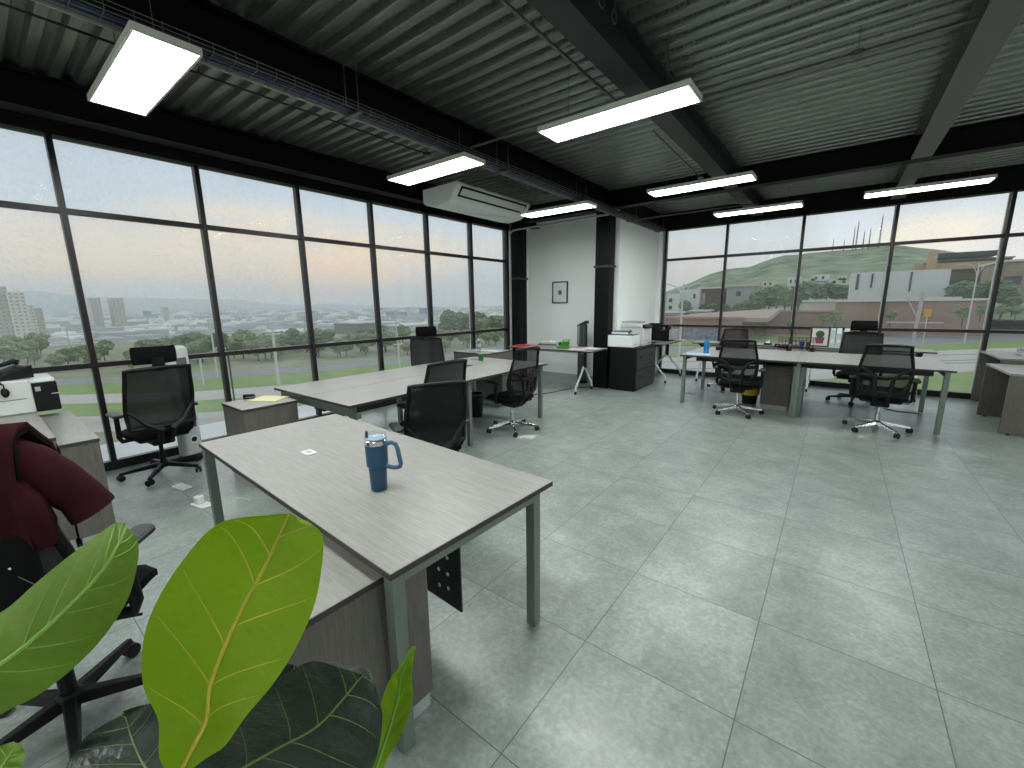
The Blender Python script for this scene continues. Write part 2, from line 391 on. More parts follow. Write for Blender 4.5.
t = thing('cable_tray', 'long wire cable tray with blue cables under the left ceiling beam', 'cable tray', (-3.15, 3.4, 3.1))
mb = MB(); TX0, TX1, TY0, TY1 = -3.26, -3.12, YB+.1, 9.5
for x, z in ((TX0, 3.1), (TX1, 3.1), (TX0, 3.15), (TX1, 3.15), ((TX0+TX1)/2, 3.1), (TX0, 3.125), (TX1, 3.125)):
    mb.tube([(x, TY0, z), (x, TY1, z)], .0028, 5)
y = TY0
while y < TY1: mb.tube([(TX0, y, 3.155), (TX0, y, 3.098), (TX1, y, 3.098), (TX1, y, 3.155)], .0025, 4); y += .12
mb.build('wire_basket', galv, t, True)
mb = MB(); mb.box(TX0-.016, TX0-.005, TY0, TY1, 3.085, 3.118).build('side_rail', mat('rail_grey', 'a3a29b', .5, metal=.4), t, True)
cab = mat('blue_network_cable', '27406e', .5)
for i, dx in enumerate((.03, .055, .08, .1)):
    MB().tube([(TX0+dx+.01*math.sin(j*1.3+i), TY0+.1+j*.4, 3.108+.004*(i % 2)) for j in range(30)], .006, 6).build('cable', cab if i % 2 == 0 else blackp, t, True)
for y in (2.12, 4.0, 5.85, 7.8, 9.3):
    for dx in (TX0-.01, TX1+.01):
        MB().tube([(dx, y, 3.08), (dx, y, 3.478)], .0045, 6).build('hanger_rod', galv, t, True)
    MB().box(TX0-.03, TX1+.03, y-.02, y+.02, 3.072, 3.088).build('support_bracket', galv, t, True)

def conduit(path, lab, boxes=(), hangers=(), r=.012, m=None):
    p0 = path[0]
    t = thing('conduit', lab, 'conduit', p0)
    MB().tube(path, r, 8).build('pipe', m or galv, t, True)
    for b in boxes:
        b = Vector(b); MB().rbox(b.x-.035, b.x+.035, b.y-.035, b.y+.035, b.z-.02, b.z+.02, .012).build('junction_box', galv, t, True)
    for h in hangers:
        h = Vector(h); MB().tube([h, (h.x, h.y, 3.48)], .003, 5).build('hanging_wire', galv, t, True)
conduit([(-1.65, YB+.3, 3.25), (-1.65, 3.72, 3.25)], 'grey conduit pipe left of the middle beam, ending in a junction box', [(-1.65, 3.76, 3.25)], [(-1.65, 3.76, 3.27), (-1.65, 1.2, 3.25)])
conduit([(-1.8, 3.48, 3.2), (-3.2, 3.48, 3.2)], 'short grey conduit pipe crossing under the left beam to the cable tray')
conduit([(-3.8, YB+.3, 3.25), (-3.8, 3.4, 3.25)], 'thin dark conduit pipe beside the first left ceiling light', [(-3.8, 3.42, 3.25)], [(-3.8, 3.42, 3.27), (-3.8, 1.3, 3.25)], .008, frame_d)
conduit([(-3.75, 3.6, 3.25), (-3.7, 5.66, 3.25)], 'thin pale conduit pipe in front of the air conditioner', [(-3.7, 5.7, 3.25)], [(-3.7, 5.7, 3.27)], .008)
conduit([(-1.25, 4.13, 3.3), (2.5, 4.13, 3.3)], 'long grey conduit pipe crossing the right ceiling bay', [(-.08, 4.13, 3.3)], [(-.08, 4.13, 3.3)])
conduit([(-1.62, 4.4, 3.25), (-1.66, 6.3, 3.25)], 'thin conduit pipe beyond the centre ceiling light', [(-1.66, 6.35, 3.25)], [(-1.66, 6.35, 3.27)], .006, frame_d)
conduit([(-3.2, 8.1, 3.15), (-1.35, 8.1, 3.15), (-1.28, 8.18, 3.15), (-1.2, 8.6, 3.15)], 'grey conduit pipe running under the short beam behind the last lights', [], [(-1.9, 8.1, 3.15)])
conduit([(-5.5, 7.1, .1), (-5.5, 7.1, 2.9), (-5.49, 7.08, 3.0), (-5.4, 7.05, 3.06), (-5.3, 7.05, 3.07), (-3.3, 7.05, 3.1)], 'pale conduit pipe that climbs the left column and bends along the white wall', [], [], .018, mat('pale_conduit', 'a9acab', .4, metal=.3))
for i, yy in enumerate((1.62, 1.80)):
    pts = [(-1.28, yy+.035*math.cos(a*PI/6), 3.33+.035*math.sin(a*PI/6)) for a in range(12)]
    tt = thing('cable_clamp', 'small wire loop on the middle beam, %s of two' % ('nearer' if i == 0 else 'farther'), 'cable clamp', (-1.29, yy+.95, 3.34))
    MB().tube([(0, .035*math.cos(a*PI/6), .035*math.sin(a*PI/6)) for a in range(12)], .004, 6, closed=True).build('loop', galv, tt)
    MB().tube([(0, 0, .035), (0, 0, .145)], .003, 5).build('hook', galv, tt)

# picture
P0 = aty(552.5, 282, 7.88); P1 = aty(567.5, 303, 7.88)
t = thing('picture_frame', 'small dark-framed picture with a round grey drawing on the white wall', 'picture', ((P0.x+P1.x)/2, 7.885, P1.z))
x0, x1, z0, z1 = P0.x, P1.x, P1.z, P0.z
MB().box(x0, x1, 7.865, 7.9, z0, z0+.02).box(x0, x1, 7.865, 7.9, z1-.02, z1).box(x0, x0+.02, 7.865, 7.9, z0+.02, z1-.02).box(x1-.02, x1, 7.865, 7.9, z0+.02, z1-.02).build('frame', darkface, t, True)
MB().box(x0+.02, x1-.02, 7.88, 7.9, z0+.02, z1-.02).build('paper', white, t, True)
cx, cz = (x0+x1)/2, (z0+z1)/2
mb = MB()
for kx in range(9):
    a = kx*2*PI/9; mb.lathe([(.001, -.002), (.02, -.002), (.022, .002)], (cx+.028*math.cos(a), 7.876, cz+.034*math.sin(a)), 8, ax='y')
mb.lathe([(.001, -.003), (.03, -.003), (.03, .002)], (cx, 7.876, cz), 12, ax='y')
mb.build('rosette_drawing', mat('pencil_grey', '6e7472', .8, var=.4, scale=60), t, True)

# ------------------------------------------------------------------ desks
def leg_frame(t, x, y0, y1, zt, s=.05, mid=False):
    # portal: two legs and a cross bar, each leg its own mesh
    for yy in (y0, y1-s):
        MB().box(x, x+s, yy, yy+s, .012, zt).build('leg', frame_m, t, bevel=.003)
        MB().lathe([(.014, 0), (.018, .012)], (x+s/2, yy+s/2, 0), 10).build('foot', blackp, t)
    MB().box(x, x+s, y0+s, y1-s, zt-.05, zt).build('cross_bar', frame_m, t, bevel=.002)
def credenza(name, lab, x0, x1, y0, y1, h, rz=0, open_side=None):
    t = thing(name, lab, 'cabinet', ((x0+x1)/2, (y0+y1)/2, 0), rz)
    a, b = (x1-x0)/2, (y1-y0)/2
    MB().box(-a+.01, a-.01, -b+.01, b-.01, .0, .07).build('plinth', plint, t)
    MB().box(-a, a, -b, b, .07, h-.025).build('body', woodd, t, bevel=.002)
    MB().box(-a-.004, a+.004, -b-.004, b+.004, h-.025, h).build('top_panel', wood, t, bevel=.0015)
    MB().box(-a-.0048, a+.0048, -b-.0048, b+.0048, h-.0245, h-.003).build('edge_band', woode, t)
    MB().box(-a-.001, -a+.01, -.003, .003, .09, h-.03).build('door_gap', woode, t)
    return t
# desk 1 (nearest): centre, rotation
t = thing('office_desk', 'nearest grey wooden desk carrying the blue tumbler', 'desk', (-2.055, 1.185, 0), -2.3)
zt = .762
MB().box(-1.055, 1.033, -.446, .46, zt-.025, zt).build('tabletop', wood, t, bevel=.0015)
MB().box(-1.056, 1.034, -.447, .461, zt-.0245, zt-.003).build('edge_band', woode, t)
leg_frame(t, -1.03, -.44, .44, zt-.026); leg_frame(t, .955, -.425, .40, zt-.026)
for yy in (-.2, .2): MB().box(-.98, .955, yy-.02, yy+.02, zt-.065, zt-.026).build('beam', frame_m, t)
mp = MB().box(.3, .90, -.004, .004, .29, zt-.07)
pnl = mp.build('modesty_panel', frame_d, t)
pnl.location = (0, -.03, 0)
for xx, zz in ((.82, .52), (.82, .44), (.76, .44), (.82, .37), (.76, .36)):
    MB().lathe([(.009, -.0055), (.009, .0055)], (xx, -.03, zz), 10, ax='y').build('panel_hole', offw, t)
for xx in (-.31,):
    q = MB().rbox(xx-.045, xx+.045, -.12, -.06, zt, zt+.005, .006).build('socket_plate', white, t)
    MB().rbox(xx-.02, xx+.02, -.105, -.075, zt+.005, zt+.007, .003).build('socket_cover', mat('socket_grey', 'b5aeb0', .5), q)
credenza('low_cabinet', 'grey wooden low cabinet tucked under the near end of the nearest desk', -1.58, -1.15, .22, .93, .69, -1.5)
# desk 2
def bench(lab, x0, x1, y0, y1, zt, long_axis, legs):
    t = thing('bench_desk', lab, 'desk', ((x0+x1)/2, (y0+y1)/2, 0)); a, b = (x1-x0)/2, (y1-y0)/2
    if long_axis == 'y':
        n = 2
        for sx in (-1, 1):
            for kk in range(n):
                u0 = -b+kk*(2*b/n)+.001; u1 = -b+(kk+1)*(2*b/n)-.001
                xx0, xx1 = (-a, -.004) if sx < 0 else (.004, a)
                MB().box(xx0, xx1, u0, u1, zt-.025, zt).build('tabletop', woody, t, bevel=.0015)
                MB().box(xx0-.0005*(sx < 0), xx1+.0005*(sx > 0), u0-.0003, u1+.0003, zt-.0245, zt-.003).build('edge_band', woode, t)
        for yy in legs:
            for xx in (-a+.04, a-.09):
                MB().box(xx, xx+.05, yy, yy+.05, .012, zt-.026).build('leg', frame_m, t, bevel=.003)
            MB().box(-a+.09, a-.09, yy, yy+.05, zt-.08, zt-.026).build('cross_bar', frame_m, t)
        for xx in (-.3, .3): MB().box(xx-.02, xx+.02, -b+.05, b-.05, zt-.066, zt-.027).build('beam', frame_d, t)
        MB().box(-.09, .09, -b+.1, b-.1, zt-.16, zt-.067).build('cable_trough', frame_d, t)
    else:
        for sy in (-1, 1):
            for kk in range(2):
                u0 = -a+kk*a+.001; u1 = -a+(kk+1)*a-.001
                yy0, yy1 = (-b, -.004) if sy < 0 else (.004, b)
                MB().box(u0, u1, yy0, yy1, zt-.025, zt).build('tabletop', wood, t, bevel=.0015)
                MB().box(u0-.0003, u1+.0003, yy0-.0005*(sy < 0), yy1+.0005*(sy > 0), zt-.0245, zt-.003).build('edge_band', woode, t)
        for xx in legs:
            for yy in (-b+.04, b-.09):
                MB().box(xx, xx+.05, yy, yy+.05, .012, zt-.026).build('leg', frame_m, t, bevel=.003)
            MB().box(xx, xx+.05, -b+.09, b-.09, zt-.08, zt-.026).build('cross_bar', frame_m, t)
        for yy in (-.3, .3): MB().box(-a+.05, a-.05, yy-.02, yy+.02, zt-.066, zt-.027).build('beam', frame_d, t)
        MB().box(-a+.1, a-.1, -.09, .09, zt-.16, zt-.067).build('cable_trough', frame_d, t)
    return t
D2 = bench('long grey wooden double desk along the left windows, with a green mug on it', -4.52, -3.13, 1.83, 4.86, .79, 'y', (-1.47, -.045, 1.40))
MB().box(-.72, .70, -1.44, -1.41, .66, .70).build('end_rail', frame_m, D2)
D3 = bench('long grey wooden double desk in front of the right windows', -1.90, 1.14, 6.76, 8.16, .79, 'x', (-1.48, .01, 1.43))
MB().box(-.02, .10, -.62, -.56, .012, .71).build('leg_cover', frame_m, D3)
MB().box(.045, .10, -.56, .1, .012, .71).build('leg_panel', frame_m, D3)
credenza('low_cabinet', 'grey wooden low cabinet by the window with a yellow folder on top', -4.42, -3.955, 1.33, 1.79, .74)
credenza('low_cabinet', 'grey wooden low cabinet in the window corner past the long left desk, papers on top', -5.55, -4.75, 5.42, 6.15, .76)
credenza('low_cabinet', 'brown low cabinet under the far end of the long left desk', -4.7, -4.05, 4.98, 5.45, .52)
credenza('low_cabinet', 'dark wooden cabinet standing under the right double desk', -.80, -.44, 7.15, 8.1, .66)
# left credenzas
credenza('low_cabinet', 'lower grey cabinet by the left windows, half under the black and white printer', -5.2, -3.92, .245, .43, .74)
credenza('desk_cabinet', 'taller grey cabinet at the far left edge, under the phone and printer', -5.2, -3.95, -1.3, .235, .79)

# flip-top tables with white wheeled legs
def flip_table(lab, x0, x1, y0, y1, z, legx, axis='x'):
    t = thing('folding_table', lab, 'table', ((x0+x1)/2, (y0+y1)/2, 0)); a, b = (x1-x0)/2, (y1-y0)/2
    m = wood if axis == 'x' else woody
    MB().box(-a, a, -b, b, z-.025, z).build('tabletop', m, t, bevel=.002)
    MB().box(-a-.0005, a+.0005, -b-.0005, b+.0005, z-.0245, z-.003).build('edge_band', woode, t)
    def T(u, v, w): return (u, v, w) if axis == 'x' else (v, u, w)
    L0 = a if axis == 'x' else b
    for u in legx:
        MB().bar(T(u, 0, z-.03), T(u, 0, .45), .05, .07).bar(T(u, -.2, z-.045), T(u, .2, z-.045), .05, .035).build('upright', blackp, t)
        for s in (-1, 1):
            lg = MB().tube([T(u, .02*s, .47), T(u, .20*s, .24), T(u, .30*s, .13), T(u, .31*s, .06)], .02, 8).build('leg', whitemet, t)
            MB().lathe([(.01, -.014), (.028, -.012), (.028, .012), (.01, .014)], T(u, .31*s, .028), 14, ax='x').build('caster', rubber, lg)
    MB().bar(T(min(legx), 0, z-.075), T(max(legx), 0, z-.075), .03, .03).build('stretcher', whitemet, t)
    return t
flip_table('wheeled folding table against the white wall with a red folder and a green tape holder', -5.05, -3.26, 6.4, 7.08, .79, (-.75, .60))
flip_table('wheeled folding table behind the black drawer cabinet carrying a monitor and printer', -3.2, -2.62, 8.25, 9.5, .79, (-.5, .5), 'y')
flip_table('wheeled folding table under the right windows, left of two, near the blue bottle', -2.3, -.5, 8.98, 9.5, .79, (-.75, .75))
flip_table('wheeled folding table under the right windows with the cactus picture and box files', -.48, 1.27, 8.98, 9.5, .79, (-.7, .7))

# black file cabinet
t = thing('file_cabinet', 'black two-drawer file cabinet with a white printer on top', 'cabinet', (-3.03, 7.72, 0))
MB().box(-.25, .25, -.5, .5, .02, .775).build('body', darkcab, t, bevel=.004)
MB().box(-.23, .23, -.48, .48, 0, .02).build('plinth', blackp, t)
MB().box(-.255, .255, -.505, .505, .775, .79).build('top_panel', darkcab, t, bevel=.003)
for z0 in (.04, .40):
    d = MB().box(.25, .268, -.485, .485, z0, z0+.345).build('drawer', darkface, t, bevel=.003)
    for yy in (-.28, .25):
        MB().box(.268, .276, yy-.06, yy+.06, z0+.215, z0+.245).build('handle', blackp, d)

# right-hand return desks
def slab_desk(lab, x0, x1, y0, y1, h):
    t = thing('panel_desk', lab, 'desk', ((x0+x1)/2, (y0+y1)/2, 0)); a, b = (x1-x0)/2, (y1-y0)/2
    MB().box(-a, a, -b, b, h-.025, h).build('tabletop', woody, t, bevel=.002)
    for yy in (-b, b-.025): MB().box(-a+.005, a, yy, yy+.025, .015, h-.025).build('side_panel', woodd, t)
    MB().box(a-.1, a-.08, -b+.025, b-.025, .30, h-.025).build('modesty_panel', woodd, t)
    for yy in (-b+.012, b-.012):
        for xx in (-a+.08, a-.08): MB().lathe([(.015, 0), (.02, .015)], (xx, yy, 0), 8).build('foot', blackp, t)
slab_desk('grey wooden panel desk at the right edge, kneehole open towards the double desk', 1.66, 2.5, 7.32, 8.36, .73)
slab_desk('grey wooden panel desk in the right corner by the windows, clear tray on top', 1.80, 2.6, 8.42, 9.55, .80)

# ------------------------------------------------------------------ office chairs
def rot_x(a, c):
    return Matrix.Translation(c) @ Matrix.Rotation(a, 4, 'X') @ Matrix.Translation(-Vector(c))
def make_chair(name, base_m, head, lumbar=True, arms=True, wide=0, mm=None, ah=0):
    t = thing(name, '', 'office chair')
    # seat: rounded cushion, waterfall front (forward = +Y)
    mb = MB(); nx, ny = 12, 12; V = []
    for lay in (0, 1):
        for j in range(ny+1):
            for i in range(nx+1):
                u = i/nx*2-1; v = j/ny*2-1
                ru = abs(u)**5; rv = abs(v)**5
                w = .25*(1-.10*rv)*(1 if v > -.2 else 1-.12*(-.2-v))
                x = u*w; yy = v*.24*(1-.10*ru)+.02
                drop = (max(0, v-.55)**2)*.16
                edge = (1-max(ru, rv)*.9)
                if lay == 0: z = .455+.035*edge-drop-.014*(1-u*u)*(1-v*v)
                else: z = .43-.025*edge-drop*.8
                V.append((x, yy, z))
    N = (nx+1)*(ny+1); F_ = []
    for j in range(ny):
        for i in range(nx):
            a = j*(nx+1)+i; q = (a, a+1, a+nx+2, a+nx+1); F_.append(q); F_.append(tuple(N+k_ for k_ in reversed(q)))
    rim = [i for i in range(nx+1)]+[(j)*(nx+1)+nx for j in range(1, ny+1)]+[ny*(nx+1)+i for i in range(nx-1, -1, -1)]+[j*(nx+1) for j in range(ny-1, 0, -1)]
    for i in range(len(rim)): a, b = rim[i], rim[(i+1) % len(rim)]; F_.append((a, N+a, N+b, b))
    mb.add(V, F_, True); mb.build('seat', blackf, t)
    MB().rbox(-.20, .20, -.19, .2, .385, .415, .04).build('seat_pan', blackp, t)
    MB().rbox(-.09, .09, -.13, .11, .32, .385, .02).build('mechanism', blackp, t)
    MB().tube([(.09, .02, .36), (.27, .03, .365)], .006, 6).build('lever', blackp, t)
    # back: curved surface function
    def bk(u, s):           # u -1..1, s 0..1 bottom..top
        z = .52+s*.55
        w = .215+wide+(.03-wide*.6)*math.sin(PI*min(1, s*1.15))-(.02-wide*.4)*s
        yb = -.215-.075*s*s-.02*s+.035*math.sin(PI*min(1, s*2))*0
        yb += .035*math.exp(-((s-.25)/.2)**2)          # lumbar bulge forwards
        return Vector((u*w, yb-.03+.045*u*u, z+.012*(1-u*u)*s))
    out = [bk(-1, s/12) for s in range(13)]+[bk(u/6, 1) for u in range(-5, 6)]+[bk(1, 1-s/12) for s in range(13)]+[bk(-u/6, 0) for u in range(-5, 6)]
    fr = MB().tube(out, .0165, 8, closed=True)
    fr.build('backrest_frame', blackp, t)
    nu, ns = 8, 14; V = [bk(-1+2*i/nu, j/ns) for j in range(ns+1) for i in range(nu+1)]
    MB().add(V, [(j*(nu+1)+i, j*(nu+1)+i+1, (j+1)*(nu+1)+i+1, (j+1)*(nu+1)+i) for j in range(ns) for i in range(nu)], True).build('backrest_mesh', mm or meshm, t)
    off = Vector((0, -.045, 0))
    if lumbar:
        lf = MB()
        for s in (-1, 1):
            lf.tube([bk(s*.97, .52)+off*.4, bk(s*.6, .44)+off, bk(s*.35, .30)+off*1.3, bk(s*.28, 0)+off*1.3+Vector((0, 0, -.03)), Vector((s*.05, -.16, .37))], [.014, .018, .022, .024, .022], 8)
            lf.tube([bk(s*.97, .5)+off*.3, bk(s*1.0, .25)+off*.6, bk(s*.8, .02)+off*.6, bk(s*.3, -.04)+off*.9], [.014, .02, .02, .016], 8)
        lf.tube([bk(-.97+1.94*i/8, .30+.06*abs(i-4)/4)+off*.55 for i in range(9)], .022, 8)
        lf.tube([bk(-.30, .0)+off*1.3, bk(.30, .0)+off*1.3], .02, 8)
        lf.build('lumbar_frame', blackp, t)
    else:
        lf = MB()
        for s in (-1, 1): lf.tube([bk(s*.97, .33)+off*.3, bk(s*.55, .08)+off, bk(s*.2, -.02)+off, Vector((s*.04, -.17, .37))], [.012, .022, .03, .026], 8)
        lf.tube([bk(-.97+1.94*i/8, .02)+off*.4 for i in range(9)], [.016]+[.024]*7+[.016], 8)
        lf.build('lumbar_frame', blackp, t)
    if head:
        hm = MB(); V = []
        nu = 10; ns = 5
        for side in (0, 1):
            for j in range(ns+1):
                for i in range(nu+1):
                    u = -1+2*i/nu; s = j/ns
                    e = (1-abs(u)**4)*(1-abs(2*s-1)**4)
                    V.append(Vector((u*.165*(1-.05*abs(2*s-1)**3), -.30+.05*u*u+(-1 if side else 1)*(.008+.022*e), 1.115+s*.155)))
        N = (nu+1)*(ns+1); F_ = []
        for j in range(ns):
            for i in range(nu): a = j*(nu+1)+i; q = (a, a+1, a+nu+2, a+nu+1); F_.append(q); F_.append(tuple(N+k_ for k_ in reversed(q)))
        rim = list(range(nu+1))+[j*(nu+1)+nu for j in range(1, ns+1)]+[ns*(nu+1)+i for i in range(nu-1, -1, -1)]+[j*(nu+1) for j in range(ns-1, 0, -1)]
        for i in range(len(rim)): a, b = rim[i], rim[(i+1) % len(rim)]; F_.append((a, N+a, N+b, b))
        hm.add(V, F_, True); h = hm.build('headrest', blackf, t)
        MB().bar((0, -.315, 1.05), (0, -.33, 1.17), .09, .022, up=(0, 1, 0)).build('headrest_stem', blackp, h)
    if arms:
        for s in (-1, 1):
            a = MB().tube([(s*.16, .0, .40), (s*.27, -.0, .40), (s*.285, -.005, .44), (s*.285, -.02, .64)], [.018, .02, .022, .02], 8).build('armrest', blackp, t)
            MB().rbox(s*.285-.042, s*.285+.042, -.13, .13, .64, .668, .035, 4).build('arm_pad', mat('arm_pad_grey', '232528', .4), a)
    # gas column and five-star base
    MB().lathe([(.026, .09), (.026, .22), (.018, .222), (.018, .33)], (0, 0, 0), 14).build('gas_column', base_m, t)
    bs = MB(); bs.lathe([(.03, .065), (.045, .08), (.045, .115), (.03, .13)], (0, 0, 0), 16)
    for kk in range(5):
        a = kk*2*PI/5+.3; d = Vector((math.cos(a), math.sin(a), 0)); n_ = Vector((-d.y, d.x, 0))
        p = [d*.03+Vector((0, 0, .10)), d*.33+Vector((0, 0, .066))]
        w = (.026, .014); h = (.022, .012); V = []
        for q, ww, hh in zip(p, w, h):
            V += [q-n_*ww-Vector((0, 0, hh)), q+n_*ww-Vector((0, 0, hh)), q+n_*ww*.7+Vector((0, 0, hh)), q-n_*ww*.7+Vector((0, 0, hh))]
        bs.add(V, [(3, 2, 1, 0), (4, 5, 6, 7), (0, 1, 5, 4), (1, 2, 6, 5), (2, 3, 7, 6), (3, 0, 4, 7)])
    bs.build('base', base_m, t, bevel=.003)
    for kk in range(5):
        a = kk*2*PI/5+.3; d = Vector((math.cos(a), math.sin(a), 0))
        w = d*.325; c_ = MB(); th = a*1.7
        for s in (-1, 1):
            ax = Vector((math.cos(th), math.sin(th), 0))
            cpos = w+ax*.016*s; u = Vector((-ax.y, ax.x, 0)); V = []; sg = 14
            for q, r in ((-.009, .024), (-.007, .029), (.007, .029), (.009, .024)):
                for k2 in range(sg):
                    g = 2*PI*k2/sg; V.append(cpos+ax*q+u*math.cos(g)*r+Vector((0, 0, .029+math.sin(g)*r)))
            F_ = [tuple(range(sg-1, -1, -1)), tuple(range(3*sg, 4*sg))]
            for l in range(3):
                for k2 in range(sg): F_.append((l*sg+k2, l*sg+(k2+1) % sg, (l+1)*sg+(k2+1) % sg, (l+1)*sg+k2))
            c_.add(V, F_, True)
        c_.tube([w+Vector((0, 0, .03)), w+Vector((0, 0, .07))], .011, 8)
        c_.build('caster', rubber, t)
    return t
def place(o, x, y, rz, lab, first=[None], dz=0):
    o.location = (x, y, dz); o.rotation_euler = (0, 0, math.radians(rz)); o['label'] = lab; return o
CHR = make_chair('mesh_office_chair', chrome, False)
BLK = make_chair('headrest_office_chair', blackp, True, lumbar=False, wide=.03, mm=meshd)
DNS = make_chair('mesh_office_chair', blackp, False, lumbar=False, wide=.02, mm=meshd)
place(CHR, -1.03, 6.66, 1, 'black mesh chair on chrome base before the left half of the right double desk')
place(copy_tree(CHR), .52, 6.70, -3, 'black mesh chair on chrome base before the right half of the right double desk')
place(copy_tree(CHR), -3.20, 4.12, 82, 'black mesh chair on chrome base at the far end of the long left desk')
place(copy_tree(CHR), -1.50, 8.55, 178, 'black mesh chair behind the right double desk, facing the room, without headrest')
place(DNS, -3.14, 2.72, 86, 'black chair at the near half of the long left desk, partly hidden')
place(copy_tree(DNS), -2.68, 2.30, 64, 'black chair right behind the nearest desk, armrest out to the left').scale = (1, 1, .93)
place(BLK, -5.13, .98, 94, 'black office chair with headrest by the left windows, seen from behind')
place(copy_tree(BLK), -4.93, 4.30, -122, 'black chair with headrest between the long left desk and the windows')
place(copy_tree(BLK), .33, 8.42, 176, 'black chair with headrest behind the right double desk')
NC = place(copy_tree(BLK), -2.22, .02, 50, 'black office chair at the lower left under a maroon-lined jacket')
NC.scale = (1, 1, 1.12)
for i, o in enumerate([o for o in C.objects if o.get('category') == 'office chair']): o['group'] = 'office chairs'

# jacket draped over the near chair's back: black body with snaps, maroon lining folded over the top
jm = mat('maroon_cloth', '2e0e14', .95, var=.3, scale=8, bump=.3, spec=.15)
jb = mat('black_cloth', '0d0d0f', .95, var=.3, scale=10, bump=.3, spec=.15)
t = thing('jacket', 'black jacket with folded maroon lining over the back of the lower-left chair', 'jacket', NC.location, 50); t.scale = NC.scale
def cloth(nm, m, zlow, off, x0=-.29, x1=.29, th=.010):
    nu, ns = 26, 22; V = []
    for side in (0, 1):
        for j in range(ns+1):
            for i in range(nu+1):
                x = x0+(x1-x0)*i/nu; s_ = j/ns
                fold = .010*math.sin(x*40+s_*3)+.006*math.sin(x*85+s_*5)
                rim_ = off-(th if side else 0)
                if s_ < .25:                                   # short flap over the front edge, then over the top
                    a = s_/.25*PI; y = -.312+.062*math.cos(a)*(1+rim_*6); z = 1.10+(.035+rim_)*math.sin(a)-(.06*(1-s_/.25) if a < PI/2 else 0)
                    if a < PI/2: y += 0
                else:
                    a = (s_-.25)/.75; y = -.376-rim_-.02*math.sin(a*PI)+fold*a; z = 1.10+(zlow(x)-1.10)*a
                V.append(Vector((x, y+.5*x*x, z)))
    N = (nu+1)*(ns+1); F_ = []
    for j in range(ns):
        for i in range(nu): a = j*(nu+1)+i; q = (a, a+1, a+nu+2, a+nu+1); F_.append(q); F_.append(tuple(N+k_ for k_ in reversed(q)))
    rim = list(range(nu+1))+[j*(nu+1)+nu for j in range(1, ns+1)]+[ns*(nu+1)+i for i in range(nu-1, -1, -1)]+[j*(nu+1) for j in range(ns-1, 0, -1)]
    for i in range(len(rim)): a, b = rim[i], rim[(i+1) % len(rim)]; F_.append((a, N+a, N+b, b))
    return MB().add(V, F_, True).build(nm, m, t)
cloth('body_cloth', jb, lambda x: .50+.04*math.sin(x*9), .0)
cloth('maroon_lining', jm, lambda x: 1.04-.24*max(0, min(1, (x-.02)/.25))**1.1, .014)
MB().tube([(.23, -.30, 1.10), (.275, -.285, 1.04), (.31, -.26, .98), (.345, -.235, .92), (.365, -.225, .87)], [.03, .055, .06, .055, .06], 12).tube([(.25, -.33, 1.02), (.28, -.33, .95), (.29, -.32, .88), (.285, -.31, .82)], [.03, .04, .04, .03], 10).build('sleeve', jm, t)
def jp(x, z): return (x, -.398+.5*x*x, z)
MB().tube([jp(.02, 1.0), jp(.10, .93), jp(.18, .84), jp(.28, .73)], .0014, 6).build('piping', galv, t)
for x, z in ((.10, .945), (.17, .87), (.24, .79)):
    MB().lathe([(.001, -.004), (.006, -.003), (.006, .003), (.001, .004)], jp(x, z), 10, ax='y').build('snap_button', offw, t)

# ------------------------------------------------------------------ small things
def sbox(name, lab, cat, m, x0, x1, y0, y1, z0, z1, r=.006, group=None):
    return single(MB().rbox(x0, x1, y0, y1, z0, z1, r), name, lab, cat, m, group)
# tumbler
p = at(379.5, 489, .762)
t = thing('tumbler', 'blue insulated tumbler with handle and clear lid on the nearest desk', 'tumbler', (p.x, p.y, .762))
teal = mat('slate_blue_enamel', '244862', .45, metal=.1)
MB().lathe([(.033, 0), (.036, .004), (.041, .115), (.048, .122), (.050, .222)], (0, 0, 0), 32).build('body', teal, t)
MB().lathe([(.050, .222), (.0505, .224), (.0505, .243), (.048, .245)], (0, 0, 0), 32).build('steel_rim', chrome, t)
ld = MB().lathe([(.047, .244), (.0485, .246), (.0485, .268), (.0465, .270), (.0455, .268), (.0455, .250)], (0, 0, 0), 32, cap=False).build('lid', clearp, t)
MB().lathe([(.001, .248), (.045, .248), (.045, .252), (.001, .252)], (0, 0, 0), 24).build('lid_plate', mat('ice_blue_plastic', '9fb6c6', .3), ld)
MB().tube([(-.036, -.012, .25), (-.036, -.012, .282)], .006, 8).build('straw_stub', mat('dark_red_plastic', '3a1622', .4), t)
hd = [(.046, 0, .222), (.075, 0, .232), (.098, 0, .226), (.106, 0, .205), (.118, 0, .135), (.114, 0, .122), (.10, 0, .115), (.075, 0, .113), (.044, 0, .12)]
hr = MB().tube(hd, [.011, .010, .010, .010, .010, .010, .010, .010, .011], 10).build('handle', mat('slate_blue_handle', '2f5674', .4), t)
t.rotation_euler = (0, 0, math.radians(25))
# purifier tower behind the left chair
p = at(181, 461, 0)
t = thing('tower_fan', 'white tower fan standing behind the left headrest chair', 'fan', (-5.42, 1.28, 0), 20)
MB().lathe([(.13, 0), (.13, .02), (.05, .04)], (0, 0, 0), 24).build('base', blackp, t)
MB().rbox(-.07, .07, -.1, .1, .03, 1.22, .05, 5).build('body', offw, t)
MB().rbox(.069, .073, -.05, .05, .35, 1.1, .001).build('grille', mat('grille_grey', '5a5d5e', .5), t)
MB().lathe([(.045, -.004), (.045, .004)], (.072, -.0, .22), 20, ax='x').build('badge', white, t)
MB().lathe([(.028, -.005), (.028, .006)], (.073, -.0, .22), 20, ax='x').build('dial', blackp, t)
